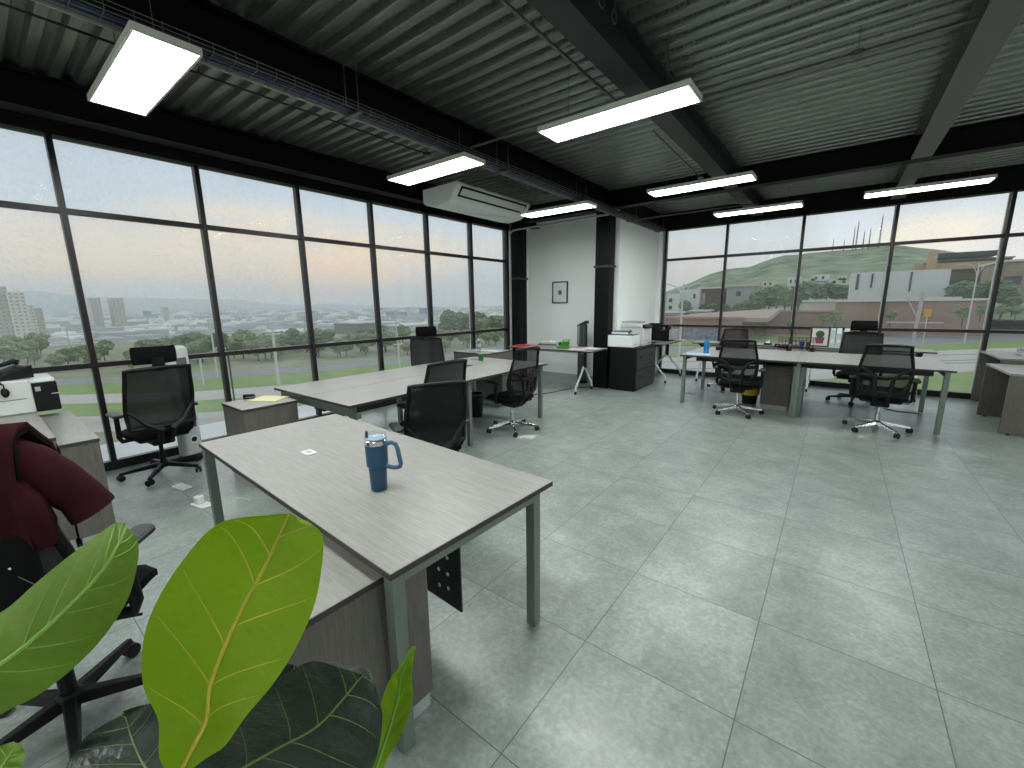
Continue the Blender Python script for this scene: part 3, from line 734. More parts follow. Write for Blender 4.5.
# tower fan by the white wall
t = thing('tower_fan', 'dark grey tower fan between the white wall and the folding table', 'fan', (-4.03, 7.55, 0), 0)
MB().lathe([(.12, 0), (.12, .02), (.05, .04)], (0, 0, 0), 24).build('base', blackp, t)
MB().rbox(-.09, .09, -.07, .07, .03, 1.2, .05, 5).build('body', mat('fan_grey', '3d4242', .4), t)
MB().rbox(-.095, -.03, -.075, .075, .78, 1.17, .02).build('side_trim', mat('fan_silver', '8f9494', .35, metal=.4), t)
MB().prism([(-.095, -.07, 1.17), (.095, -.07, 1.26), (.095, -.07, 1.2), (-.095, -.07, 1.14)], (0, .14, 0)).build('top_panel', frame_d, t)

# floor sockets and plugs on the left floor
def floor_box(x, y, lab, plug):
    t = thing('floor_socket', lab, 'floor socket', (x, y, 0), 12)
    MB().rbox(-.09, .09, -.045, .045, 0, .012, .008).build('plate', white, t)
    MB().rbox(-.075, .075, -.03, .03, .012, .014, .004).build('socket_row', offw, t)
    if plug:
        MB().rbox(-.06, .0, -.03, .03, .014, .075, .01).build('plug', white, t)
        MB().tube([(-.03, 0, .07), (-.0, .02, .10), (.06, .1, .02), (.16, .2, .006), (.3, .22, .006)], .003, 6).build('cord', offw, t)
p = at(182, 487.5, 0); floor_box(p.x, p.y, 'white floor socket beside the wheels of the left chair', False)
p = at(202, 505, 0); floor_box(p.x, p.y, 'white floor socket with a white plug in front of the desk leg', True)
single(MB().tube([(-4.0, 1.35, .005), (-3.7, 1.5, .005), (-3.45, 1.9, .005), (-3.7, 2.2, .005)], .004, 6), 'power_cord', 'thin grey cord on the floor under the nearest desk', 'cord', offw)
# yellow folder + clip on window cabinet
p = at(272, 397, .74)
q = MB().box(-.15, .13, -.11, .11, 0, .006, Matrix.Translation((-4.22, 1.66, .741)) @ Matrix.Rotation(.5, 4, 'Z'))
single(q, 'folder', 'pale yellow folder lying on the low window cabinet', 'folder', mat('manila', 'd9d3a2', .7))
t = thing('stapler', 'small black stapler on the low window cabinet behind the yellow folder', 'stapler', (-4.395, 1.55, .741), 60)
MB().rbox(-.05, .05, -.015, .015, 0, .012, .005).build('base', blackp, t)
MB().prism([(-.045, -.011, .018), (.055, -.011, .02), (.04, -.011, .042), (-.045, -.011, .045)], (0, .022, 0)).build('arm', blackp, t)
MB().box(-.05, -.035, -.011, .011, .01, .04).build('hinge', blackp, t)

# phone + printer on the far left cabinets
t = thing('printer', 'white and black box printer on the far-left cabinet', 'printer', (-5.28, .14, .792))
MB().rbox(-.26, .24, -.34, .10, .0, .27, .02).build('body', offw, t)
fc = MB().rbox(-.24, .23, .10, .24, .0, .235, .012).build('front_cover', blackp, t)
MB().box(-.22, .232, .2, .243, .135, .142).build('trim_line', offw, fc)
MB().box(.228, .234, .115, .145, .17, .205).build('display', mat('display_grey', '9aa0a2', .3), fc)
MB().rbox(-.23, .22, .09, .235, .235, .262, .01).build('top_cover', white, t)
MB().box(.238, .2435, -.3, .06, .12, .124).build('paper_slot', darkface, t)
t = thing('desk_phone', 'black desk phone with handset on top of the far-left printer', 'phone', (-5.22, .14, 1.064), 25)
MB().prism([(-.1, -.1, 0), (.1, -.1, 0), (.1, .1, 0), (-.1, .1, 0)], (0, 0, .012)).build('base', blackp, t)
kp = MB().add([(-.1, -.1, .012), (.1, -.1, .012), (.1, .1, .012), (-.1, .1, .012), (-.1, -.1, .03), (.1, -.1, .03), (.1, .1, .10), (-.1, .1, .10)], [(3, 2, 1, 0), (4, 5, 6, 7), (0, 1, 5, 4), (1, 2, 6, 5), (2, 3, 7, 6), (3, 0, 4, 7)]).build('body', blackp, t)
ks = MB()
for a in range(4):
    for b in range(3): ks.box(.0+b*.026, .018+b*.026, -.07+a*.035, -.05+a*.035, .045+a*.0122, .052+a*.0122)
ks.build('keypad', darkface, kp)
MB().box(.0, .075, .065, .095, .09, .104).build('display', mat('lcd', '6b7478', .3), kp)
MB().tube([(-.07, -.11, .06), (-.075, -.09, .085), (-.075, 0, .105), (-.075, .09, .13), (-.07, .11, .115)], [.024, .02, .015, .02, .024], 10).build('handset', blackp, t)
MB().tube([(-.07, -.12, .05), (-.0, -.16, .02), (.08, -.15, .0), (.16, -.12, -.02)], .006, 6).build('cord', blackp, t)
t = thing('computer_mouse', 'black mouse hanging by its cord down the side of the far-left printer', 'mouse', (-5.02, .10, .98))
MB().blob((.0, 0, 0), .03, 2, .0, 0, (.5, .8, 1.3)).build('shell', blackp, t, smooth=True)
MB().tube([(.0, 0, .03), (.0, .0, .06), (.0, -.02, .088), (-.02, -.03, .094)], .005, 6).build('cord', blackp, t)

# items on desk 2
Z2 = .79
p = at(481, 360.5, Z2)
t = thing('mug', 'green mug with white inside on the far end of the long left desk', 'mug', (p.x, p.y, Z2), -30)
grn = mat('green_glaze', '146a2c', .4)
MB().lathe([(.034, 0), (.036, .004), (.040, .098), (.037, .098), (.033, .01)], (0, 0, 0), 20, cap=False).lathe([(.001, .002), (.034, .002), (.034, .01), (.001, .01)], (0, 0, 0), 20).build('body', grn, t)
MB().lathe([(.036, .095), (.034, .015), (.001, .015)], (0, 0, 0), 20, cap=False).build('inside', white, t)
MB().tube([(.038, 0, .08), (.06, 0, .078), (.066, 0, .05), (.055, 0, .025), (.037, 0, .022)], .006, 8).build('handle', grn, t)
def bottle(name, lab, p, h, r, m, capm, loc_z):
    t = thing(name, lab, 'bottle', (p[0], p[1], loc_z))
    MB().lathe([(r*.9, 0), (r, .008), (r, h*.62), (r*.9, h*.70), (r*.42, h*.84), (r*.4, h*.9)], (0, 0, 0), 18).build('body', m, t)
    MB().lathe([(r*.46, h*.9), (r*.46, h), (r*.3, h)], (0, 0, 0), 14).build('cap', capm, t)
    return t
bt = bottle('water_bottle', 'clear plastic water bottle on the papers by the left windows', (-5.05, 5.56), .235, .034, clear('bottle_plastic', (.75, .82, .86, 1), .2), white, .765)
MB().lathe([(.0345, .09), (.0345, .14)], (0, 0, 0), 18, cap=False).build('paper_band', mat('pale_blue_band', 'a8c4dc', .5), bt)
bt = bottle('sports_bottle', 'bright blue sports bottle on the right double desk', at(706, 353.5, Z2)[:2], .26, .040, mat('bright_blue_plastic', '1778b8', .3), mat('deep_blue_plastic', '155a8c', .4), Z2)
MB().tube([(-.012, 0, .255), (-.01, 0, .275), (.01, 0, .275), (.012, 0, .255)], .004, 6).build('carry_loop', mat('deep_blue_plastic', '155a8c', .4), bt)
# papers on the cabinet at window
for i, (x, y, r, l) in enumerate([(-5.2, 5.8, .2, 'stack of white papers under the water bottle'), (-4.92, 5.82, -.15, 'loose white papers on the far window cabinet, right of the water bottle')]):
    single(MB().box(-.15, .15, -.105, .105, 0, .005, Matrix.Translation((x, y, .7605)) @ Matrix.Rotation(r, 4, 'Z')), 'paper_sheets', l, 'paper', mat('paper', 'dcdcda', .8))
p = at(466, 366, Z2); sbox('notebook', 'thin dark notebook lying on the long left desk', 'notebook', frame_d, p.x-.05, p.x+.05, p.y-.09, p.y+.09, Z2, Z2+.006)
p = at(475, 359.8, Z2); single(MB().tube([(p.x-.04, p.y-.05, Z2+.005), (p.x+.03, p.y+.06, Z2+.005)], .005, 8), 'pen', 'orange pen lying left of the green mug', 'pen', mat('orange_plastic', 'b06a3a', .5))

# white-wall table items
ZT = .79
sbox('folder', 'red folder at the left end of the table by the white wall', 'folder', mat('red_card', 'c4202f', .6), -5.0, -4.72, 6.5, 6.72, ZT, ZT+.02, .004)
sbox('folder', 'pink red sheet beside the red folder on the wall table', 'folder', mat('rose_card', 'c96a74', .6), -4.71, -4.58, 6.68, 6.86, ZT, ZT+.012, .003)
t = thing('desk_organizer', 'pale grey organiser box with a yellow note on top, on the wall table', 'organiser', (-4.36, 6.86, ZT), 4)
MB().box(-.19, .19, -.12, -.11, 0, .085).box(-.19, .19, .11, .12, 0, .085).box(-.19, -.18, -.11, .11, 0, .085).box(.18, .19, -.11, .11, 0, .085).box(-.18, .18, -.11, .11, 0, .01).build('tray', mat('pale_grey_plastic', 'a7adae', .5), t)
MB().box(-.17, .17, -.1, .1, .01, .095).build('paper_stack', mat('paper', 'dcdcda', .8), t)
MB().box(-.2, .2, -.13, -.12, .035, .05).build('front_lip', frame_d, t)
MB().box(-.05, .03, -.06, .0, .095, .112).build('sticky_notes', mat('yellow_note', 'd8d25a', .7), t)
t = thing('tape_dispenser', 'green tape dispenser with an arched frame on the wall table', 'tape dispenser', (-3.93, 6.62, ZT), 15)
gp = mat('green_plastic', '2f7d22', .4)
MB().prism([(-.11, -.04, 0), (.11, -.04, 0), (.10, -.04, .07), (-.06, -.04, .06), (-.11, -.04, .03)], (0, .08, 0)).build('base', gp, t, bevel=.006)
MB().prism([(-.03, .02, .06), (.11, .02, .07), (.115, .02, .17), (-.02, .02, .155)], (0, .02, 0)).build('back_plate', gp, t, bevel=.004)
MB().box(-.0, .095, .012, .02, .125, .15).build('face_band', mat('pale_green_print', '9fc48a', .6), t)
MB().lathe([(.015, -.018), (.035, -.018), (.035, .018), (.015, .018)], (-.055, 0, .085), 18, ax='y').build('tape_roll', mat('dark_green_tape', '1e5518', .4), t)
single(MB().box(-.17, .13, -.1, .1, 0, .004, Matrix.Translation((-3.62, 6.62, ZT)) @ Matrix.Rotation(.25, 4, 'Z')), 'paper_sheets', 'pink sheet of paper on the wall table', 'paper', mat('pink_paper', 'e2c4d2', .8))
single(MB().box(-.14, .14, -.1, .1, 0, .004, Matrix.Translation((-3.45, 6.82, ZT+.0045)) @ Matrix.Rotation(-.1, 4, 'Z')), 'paper_sheets', 'white sheet of paper next to the pink sheet', 'paper', mat('paper', 'dcdcda', .8))
single(MB().tube([(-3.6, 7.3, .006), (-3.9, 6.9, .006), (-4.0, 6.3, .006), (-4.4, 5.6, .006), (-4.2, 5.1, .006)], .005, 6), 'power_cord', 'dark cord snaking over the floor from the wall table', 'cord', blackp)

# printers by the file cabinet
ZK = .79
t = thing('laser_printer', 'small white laser printer on the near end of the black file cabinet', 'printer', (-3.07, 7.40, ZK))
MB().rbox(-.27, .22, -.17, .17, .012, .225, .015).build('body', white, t)
MB().box(-.25, .2, -.15, .15, 0, .012).build('feet', blackp, t)
MB().box(.219, .224, -.12, .12, .06, .064).build('paper_slot', darkface, t)
MB().box(-.25, .2, -.15, .15, .225, .235).build('output_tray', mat('brown_grey_plastic', '55504c', .5), t)
t = thing('document_binder', 'dark blue binder with white pages on the small laser printer', 'binder', (-3.13, 7.38, ZK+.236))
MB().box(-.16, .16, -.11, .11, 0, .012).box(-.16, .16, -.11, .11, .05, .062).box(-.16, -.15, -.11, .11, .012, .05).build('cover', mat('navy_cover', '2a3850', .5), t)
MB().box(-.15, .155, -.105, .105, .012, .05).build('pages', white, t)
MB().tube([(.165, -.1, .03), (.2, -.06, .06), (.17, 0, .075)], .01, 8).build('strap', blackp, t)
t = thing('multifunction_printer', 'large pale multifunction printer behind the small laser printer', 'printer', (-3.08, 7.93, ZK))
MB().rbox(-.27, .24, -.2, .22, .0, .33, .02).build('body', offw, t)
MB().rbox(-.27, .2, -.2, .2, .335, .42, .02).build('scanner', offw, t)
MB().rbox(-.24, .12, -.17, .19, .42, .455, .02).build('document_feeder', mat('feeder_grey', '9ba19e', .5), t)
MB().prism([(.2, -.18, .33), (.26, -.18, .33), (.27, -.18, .36), (.2, -.18, .4)], (0, .36, 0)).build('control_panel', blackp, t)
MB().box(.239, .244, -.18, .18, .1, .104).build('paper_slot', darkface, t)
MB().box(.239, .246, .02, .1, .04, .06).build('badge', blackp, t)
t = thing('monitor', 'black monitor seen from behind on the folding table past the printers', 'monitor', (-2.98, 8.46, .79), 5)
MB().rbox(-.2, .2, -.03, .0, .05, .40, .008).build('screen_housing', blackp, t)
MB().box(-.18, .18, .0, .004, .07, .38).build('screen', mat('dark_screen', '0a0b0d', .15), t)
MB().box(-.03, .03, -.05, -.03, .02, .25).build('stand', blackp, t)
MB().rbox(-.12, .12, -.12, .08, 0, .02, .03).build('base', blackp, t)
t = thing('inkjet_printer', 'compact black and silver printer at the window end of the folding table', 'printer', (-2.86, 9.16, .79))
MB().rbox(-.2, .08, -.16, .16, 0, .22, .03).build('body', blackp, t)
MB().rbox(.08, .2, -.16, .16, .02, .24, .03).build('front_cover', mat('silver_plastic', 'a5aaab', .4), t)
MB().rbox(-.16, .06, -.15, .15, .30, .34, .02).build('top_tray', blackp, t)
MB().box(-.02, .04, -.1, .1, .22, .30).build('neck', blackp, t)
single(MB().box(-2.66, -2.56, 9.3, 9.42, .79, .80), 'paper_sheets', 'small paper at the window corner of the printer table', 'paper', mat('paper', 'dcdcda', .8))

# desk 3 items
single(MB().box(-.18, .16, -.1, .1, 0, .003, Matrix.Translation(at(699, 354, Z2)) @ Matrix.Rotation(.05, 4, 'Z')), 'paper_sheets', 'pale blue papers left of the blue sports bottle', 'paper', mat('blue_paper', 'b8cad6', .8))
p = at(718, 350, Z2)
t = thing('headset_box', 'small black box right of the blue sports bottle', 'box', (p.x+.02, p.y, Z2)); MB().rbox(-.05, .05, -.04, .04, 0, .05, .008).build('body', blackp, t); MB().rbox(-.05, .05, -.041, .041, .05, .06, .006).build('lid', frame_d, t)
p = at(795, 350, Z2)
t = thing('wire_basket', 'open wire basket full of odds and ends in the middle of the right double desk', 'basket', (p.x, p.y, Z2), 5); t.scale = (1, 1, 1.25)
mb = MB(); wm = mat('brown_wire', '4a332b', .4, metal=.3)
for z in (.01, .06, .12, .16): mb.tube([(-.24, -.13, z), (.24, -.13, z), (.26, .13, z), (-.26, .13, z)], .004, 5, closed=True)
for i in range(11):
    x = -.24+.048*i; mb.tube([(x, -.13, .16), (x, -.13, .01), (x, .13, .01), (x, .13, .16)], .003, 4)
mb.build('wire_frame', wm, t)
for nm, lab, cat, m, a in (('cup', 'dark blue cup standing in the wire basket', 'cup', mat('navy_plastic', '1c2a6e', .4), (.09, -.03, .035, .15)), ('cup', 'dark grey cup in the wire basket beside the blue cup', 'cup', frame_d, (.17, .03, .03, .13))):
    single(MB().lathe([(a[2]*.85, .016), (a[2], a[3]), (a[2]*.9, a[3]), (a[2]*.75, .024), (.001, .024)], (p.x+a[0], p.y+a[1], Z2), 16), nm, lab, cat, m)
for i, (dx, dy, l) in enumerate(((-.15, 0, 'dark pouch at the left end of the wire basket'), (-.02, .05, 'brown pouch in the middle of the wire basket'))):
    single(MB().blob((p.x+dx, p.y+dy, Z2+.055), .055, 2, .25, i, (1.2, .9, .65)), 'pouch', l, 'pouch', blackf if i == 0 else mat('tan_leather', '5d4636', .7))
p = at(810, 350, Z2)
t = thing('computer_mouse', 'black mouse right of the wire basket on the right double desk', 'mouse', (p.x, p.y, Z2))
MB().blob((0, 0, .018), .06, 2, 0, 0, (1.3, .7, .42)).build('shell', blackp, t, smooth=True); MB().rbox(-.006, .006, -.02, .01, .036, .048, .003).build('scroll_wheel', darkface, t)
for i, (dx, dy, l) in enumerate(((.02, -.06, 'tangle of brown cable at the front of the wire basket'), (-.2, .04, 'tangle of dark cable at the left of the wire basket'))):
    pts = [(p0_ * .0 + .09*math.cos(a*.9+i)*(1+.25*math.sin(a*2.3)), .06*math.sin(a*.9+i)*(1+.3*math.cos(a*1.7)), .02+.05*abs(math.sin(a*.7))) for a, p0_ in ((q_, 0) for q_ in range(22))]
    q_ = thing('cable_tangle', l, 'cable', (aty(795, 350, 7).x*0+at(795, 350, Z2).x+dx, at(795, 350, Z2).y+dy, Z2)); MB().tube(pts, .006, 6).build('cable', wm if i == 0 else blackp, q_)
# window table items
p0 = aty(813, 342, 9.15)
t = thing('picture_frame', 'standing frame with a green cactus in a pink pot on the window table', 'picture', (p0.x+.09, 9.14, .79), 0)
M1 = rot_x(.12, (0, 0, 0))
MB().box(-.14, .14, -.015, .01, 0, .025, M1).box(-.14, .14, -.015, .01, .335, .36, M1).box(-.14, -.115, -.015, .01, .025, .335, M1).box(.115, .14, -.015, .01, .025, .335, M1).build('frame', mat('steel_frame', '3e3c39', .5), t)
MB().box(-.12, .12, -.004, .006, .02, .34, M1).build('mat_board', white, t)
q_ = MB().prism([(-.05, -.012, .06), (.05, -.012, .06), (.07, -.012, .17), (-.07, -.012, .17)], (0, .01, 0)).build('pink_pot', mat('pot_pink', '8c4a5c', .6), t); q_.rotation_euler = (.12, 0, 0)
q_ = MB().lathe([(.001, -.012), (.062, -.012), (.062, .0), (.001, .0)], (0, 0, .225), 18, ax='y').build('cactus', mat('cactus_green', '3c5a38', .7), t); q_.rotation_euler = (.12, 0, 0)
bf = mat('pale_blue_box_file', 'b9c8c9', .5)
for i, xo in enumerate((.0, .085, .19)):
    q = aty(832, 342, 9.2); x = q.x+xo
    t = thing('box_file', ('leftmost', 'middle', 'rightmost')[i]+' of the three pale box files on the window table', 'box file', (x, 9.22, .79), 0, 'pale box files on the window table')
    MB().prism([(-.035, -.12, 0), (-.035, .12, 0), (-.035, .12, .32), (-.035, -.02, .32), (-.035, -.12, .24 if i else .30)], (.07, 0, 0)).build('case', bf, t)
    MB().box(-.02, .02, -.123, -.12, .08, .14).build('spine_tab', white, t)
p = aty(768, 341, 9.1)
t = thing('tape_dispenser', 'small black and white tape dispenser on the left window table', 'tape dispenser', (p.x, 9.12, .79)); MB().rbox(-.07, .07, -.03, .03, 0, .03, .01).build('base', blackp, t); MB().lathe([(.014, -.012), (.034, -.012), (.034, .012), (.014, .012)], (0, 0, .05), 16, ax='y').build('tape_roll', white, t)
p = aty(776, 342, 9.1); sbox('eraser', 'small dark block between the tape dispenser and the wire basket', 'block', blackp, p.x-.02, p.x+.05, 9.1, 9.14, .79, .815)
# clear tray and monitor on right corner desk
t = thing('letter_tray', 'clear stacked letter tray on the corner desk at the right', 'tray', (2.24, 9.0, .80), 0)
for z in (0, .045, .09):
    MB().box(-.16, .16, -.12, .12, z, z+.004).box(-.16, -.156, -.12, .12, z, z+.035).box(.156, .16, -.12, .12, z, z+.035).build('shelf', mat('tray_plastic', 'b9bdc6', .15), t)
MB().box(-.14, .14, -.11, .11, .05, .075).build('paper_stack', mat('paper', 'dcdcda', .8), t)
t = thing('monitor', 'black monitor cut by the right edge of the view on the panel desk', 'monitor', (2.24, 7.95, .73), 75)
MB().rbox(-.27, .27, -.015, .015, .06, .42, .008).build('screen_housing', blackp, t); MB().box(-.25, .25, .015, .018, .08, .40).build('screen', mat('dark_screen', '0a0b0d', .15), t)
MB().box(-.03, .03, -.035, -.015, .01, .25).build('stand', blackp, t); MB().rbox(-.12, .12, -.1, .08, 0, .012, .03).build('base', blackp, t)
# bins
t = thing('trash_bin', 'black waste bin with a yellow bag rim under the right double desk', 'bin', (-.98, 7.45, 0))
MB().lathe([(.10, 0), (.13, .30), (.12, .30), (.09, .015), (.001, .015)], (0, 0, 0), 20, cap=False).build('body', blackp, t)
MB().lathe([(.128, .14), (.138, .15), (.142, .26), (.134, .29), (.124, .30)], (0, 0, 0), 14, cap=False).build('yellow_band', mat('yellow_bag', 'b99d1c', .6, var=.2, scale=30), t)
t = thing('trash_bin', 'black waste bin under the long left desk', 'bin', (-4.05, 4.35, 0))
MB().lathe([(.10, 0), (.13, .33), (.12, .33), (.09, .015), (.001, .015)], (0, 0, 0), 20, cap=False).build('body', blackp, t)
MB().lathe([(.13, .32), (.136, .325), (.136, .34), (.12, .34)], (0, 0, 0), 20, cap=False).build('rim', frame_d, t)
p = at(690, 393.5, 0); t = thing('floor_socket', 'flat floor socket by the left legs of the right double desk', 'floor socket', (p.x, p.y, 0)); MB().rbox(-.1, .1, -.05, .05, 0, .006, .01).build('plate', mat('socket_metal', '7f8584', .4, metal=.5), t); MB().rbox(-.03, .03, -.02, .02, .006, .009, .004).build('socket_cover', darkface, t)
p = at(912, 413, 0); single(MB().tube([(p.x-.3, p.y+.1, .005), (p.x-.15, p.y-.02, .005), (p.x+.08, p.y, .005)], .006, 6), 'power_cord', 'short dark cord on the floor behind the right chrome chair', 'cord', blackp)

# ------------------------------------------------------------------ potted fiddle leaf plant by the camera
def leaf_mat(name, c1, c2, rough, trans, spec=.4):
    m = mat(name, c1, rough, var=1, scale=14, col2=c2, bump=.25, spec=spec, bscale=90)
    b = m.node_tree.nodes['Principled BSDF']
    nt = m.node_tree; tr = nt.nodes.new('ShaderNodeBsdfTranslucent'); mx = nt.nodes.new('ShaderNodeMixShader'); mx.inputs[0].default_value = trans
    tr.inputs[0].default_value = lin(c1)
    nt.links.new(b.outputs[0], mx.inputs[1]); nt.links.new(tr.outputs[0], mx.inputs[2]); nt.links.new(mx.outputs[0], nt.nodes['Material Output'].inputs[0]); return m
lime = leaf_mat('lime_leaf', '95b614', '86a611', .5, .5)
limed = leaf_mat('mid_green_leaf', '76992f', '688a28', .5, .4)
deep = leaf_mat('deep_green_leaf', '15291a', '0f2014', .36, .06, .5)
veiny = mat('leaf_vein_yellow', 'b3a83a', .5)
veing = mat('leaf_vein_green', '6f9a3a', .5)
veind = mat('leaf_vein_olive', '6f7a3a', .45)
PLX, PLY = -.16, .0
plant = thing('fiddle_leaf_plant', 'potted fiddle leaf plant whose broad green leaves fill the lower left corner', 'plant', (PLX, PLY, 0))
def leaf(rows, m, vm, bow=.03, cup=.03, vt=.0016, veins=6, lab=None, twist=0):
    """rows: (left pixel, right pixel) pairs with depth, base first -> outline of one leaf as world points"""
    # rows = list of (xl, yl, dl, xr, yr, dr)
    L = [dep(a, b, c) for a, b, c, _, _, _ in rows]; R = [dep(a, b, c) for _, _, _, a, b, c in rows]
    def smooth(P_, n):
        out = []
        k_ = len(P_)
        for i in range(n+1):
            t_ = i/n*(k_-1); j = min(int(t_), k_-2); f = t_-j
            p0, p1, p2, p3 = P_[max(j-1, 0)], P_[j], P_[j+1], P_[min(j+2, k_-1)]
            out.append(.5*((2*p1)+(p2-p0)*f+(2*p0-5*p1+4*p2-p3)*f*f+(3*p1-p0-3*p2+p3)*f**3))
        return out
    n = 36; L = smooth(L, n); R = smooth(R, n); nu = 16
    nrm = (R[n//2]-L[n//2]).cross(L[-1]-L[0]).normalized()
    if nrm.dot(EYE-L[n//2]) < 0: nrm = -nrm
    top = []
    for j in range(n+1):
        w = (R[j]-L[j]).length
        for i in range(nu+1):
            u = i/nu; v = abs(u-.5)*2; s = j/n
            base = L[j].lerp(R[j], u)
            hgt = cup*(v**1.5)-cup*.5+bow*math.sin(s*PI)
            ph = (s*veins-v*.9)*2*PI
            hgt *= min(1, w/.06)
            hgt += .0022*math.sin(ph)*min(1, w/.05)*(1-v)*v*3+.003*math.sin(s*17+u*3)*v*v
            top.append(base+nrm*hgt)
    mb_ = MB(); F_ = [(j*(nu+1)+i, j*(nu+1)+i+1, (j+1)*(nu+1)+i+1, (j+1)*(nu+1)+i) for j in range(n) for i in range(nu)]
    N = len(top); F2 = [tuple(N+k_ for k_ in reversed(q)) for q in F_]
    rim_ = [i for i in range(nu+1)]+[j*(nu+1)+nu for j in range(1, n+1)]+[n*(nu+1)+i for i in range(nu-1, -1, -1)]+[j*(nu+1) for j in range(n-1, 0, -1)]
    F3 = [(rim_[i], N+rim_[i], N+rim_[(i+1) % len(rim_)], rim_[(i+1) % len(rim_)]) for i in range(len(rim_))]
    mb_.add(top+[p_-nrm*.0007 for p_ in top], F_+F2+F3, True)
    o = mb_.build('leaf', m, plant, True)
    if lab: o['label'] = lab
    vb = MB(); mid = [top[j*(nu+1)+nu//2]+nrm*.0002 for j in range(n+1)]
    vb.tube(mid, [vt*1.6*(1-.8*j/n)+.0003 for j in range(n+1)], 6)
    for k_ in range(1, veins):
        s0 = int(n*(.08+.8*k_/veins)); 
        for sd in (-1, 1):
            off_ = (k_ % 2)*sd; pts = []
            for q in range(9):
                jj = min(n, max(0, s0+off_+int(round(q*n*.16/8+0*q)))); ii = nu//2+sd*int(round(q*(nu//2-1)/8*1.0))
                f = s0+off_+q*n*.17/8; j0 = min(n-1, max(0, int(f))); fr_ = min(1, max(0, f-j0))
                x_ = nu/2+sd*q*(nu/2-.6)/8; i0 = min(nu-1, int(x_)); fi = x_-i0
                a = top[j0*(nu+1)+i0].lerp(top[j0*(nu+1)+i0+1], fi); b = top[(j0+1)*(nu+1)+i0].lerp(top[(j0+1)*(nu+1)+i0+1], fi)
                pts.append(a.lerp(b, fr_)+nrm*.00005)
            vb.tube(pts, [vt*.55*(1-.8*q/8)+.0001 for q in range(9)], 5)
    vb.build('leaf_veins', vm, o, True)
    return L[0].lerp(R[0], .5)
bases = []
# big lime leaf (centre)
bases.append(leaf([(176, 776, .43, 180, 778, .43), (166, 752, .42, 207, 757, .42), (160, 722, .42, 228, 742, .42), (143, 690, .415, 247, 715, .415), (145, 640, .41, 273, 684, .41), (160, 594, .41, 297, 645, .41), (188, 552, .41, 317, 600, .41), (217, 525, .41, 324, 552, .41), (238, 516, .415, 321, 528, .415), (262, 514, .42, 306, 519, .42)], lime, veiny, bow=-.012, cup=.022, vt=.0018, lab='large upright lime-green leaf'))
# left mid-green leaf
bases.append(leaf([(-60, 700, .36, -30, 735, .36), (-45, 640, .37, 0, 716, .37), (0, 612, .38, 40, 694, .38), (30, 588, .39, 80, 662, .39), (70, 556, .40, 108, 630, .40), (100, 532, .41, 130, 595, .41), (112, 524, .42, 137, 560, .42), (120, 522, .425, 134, 537, .425), (124, 524, .43, 128, 528, .43)], limed, veing, bow=.01, cup=-.02, veins=7, lab='broad mid-green leaf at the left edge'))
# dark leaf, middle right
bases.append(leaf([(186, 800, .47, 196, 812, .47), (196, 762, .45, 262, 806, .45), (222, 730, .44, 310, 800, .44), (255, 700, .43, 352, 792, .43), (288, 673, .425, 374, 764, .425), (318, 660, .42, 383, 728, .42), (345, 662, .42, 381, 702, .42), (365, 676, .42, 376, 690, .42)], deep, veind, vt=.0009, bow=-.01, cup=.02, veins=6, lab='dark green glossy leaf right of the lime leaf'))
# dark leaf, lower left
bases.append(leaf([(200, 812, .49, 205, 800, .49), (120, 812, .50, 196, 778, .50), (70, 790, .52, 190, 744, .52), (64, 765, .54, 172, 712, .54), (84, 742, .55, 150, 704, .55), (108, 722, .56, 128, 710, .56)], deep, veind, vt=.0009, bow=-.01, cup=.015, veins=5, lab='dark green leaf low behind the lime leaf'))
# narrow lime leaf right
bases.append(leaf([(366, 786, .50, 378, 786, .50), (370, 762, .49, 388, 758, .49), (374, 734, .48, 404, 728, .48), (380, 706, .475, 412, 702, .475), (388, 684, .47, 412, 676, .47), (400, 664, .465, 413, 660, .465), (412, 648, .46, 417, 646, .46)], lime, veing, bow=-.008, cup=.012, veins=6, lab='narrow lime-green leaf at the right of the plant'))
# small dark leaf bottom left and one behind the dark leaf
bases.append(leaf([(-30, 800, .5, 0, 812, .5), (-30, 766, .51, 20, 790, .51), (-10, 750, .52, 24, 766, .52), (12, 742, .53, 24, 746, .53)], limed, veing, bow=0, cup=.005, veins=4, lab='small leaf tip at the bottom left corner'))
bases.append(leaf([(196, 812, .56, 215, 815, .56), (205, 770, .56, 262, 780, .56), (232, 722, .56, 300, 736, .56), (262, 688, .57, 312, 700, .57), (288, 664, .58, 300, 668, .58)], deep, veind, vt=.0009, bow=-.005, cup=.01, veins=4, lab='dark leaf behind the other dark leaf'))
trunk_top = Vector((PLX-.02, PLY+.03, 1.12))
trunk = MB().tube([(PLX, PLY, .30), (PLX+.01, PLY+.01, .6), (PLX-.01, PLY+.02, .9), trunk_top], [.016, .014, .012, .008], 10).build('trunk', mat('bark', '5b4a38', .9, var=.3, scale=40), plant, True)
for b in bases:
    MB().tube([trunk_top-Vector((0, 0, .03)), (trunk_top+b)/2-Vector((0, 0, .03)), b], [.005, .0035, .0028], 8).build('petiole', veing, plant, True)
MB().lathe([(.13, 0), (.17, .30), (.175, .31), (.16, .31), (.15, .26)], (PLX, PLY, 0), 28, cap=False).lathe([(.001, .001), (.13, .001)], (PLX, PLY, 0), 28, cap=False).build('pot', white, plant, True)
MB().lathe([(.001, .275), (.153, .27)], (PLX, PLY, 0), 24, cap=False).build('soil', mat('soil', '3a2c22', 1, var=.4, scale=60), plant, True)

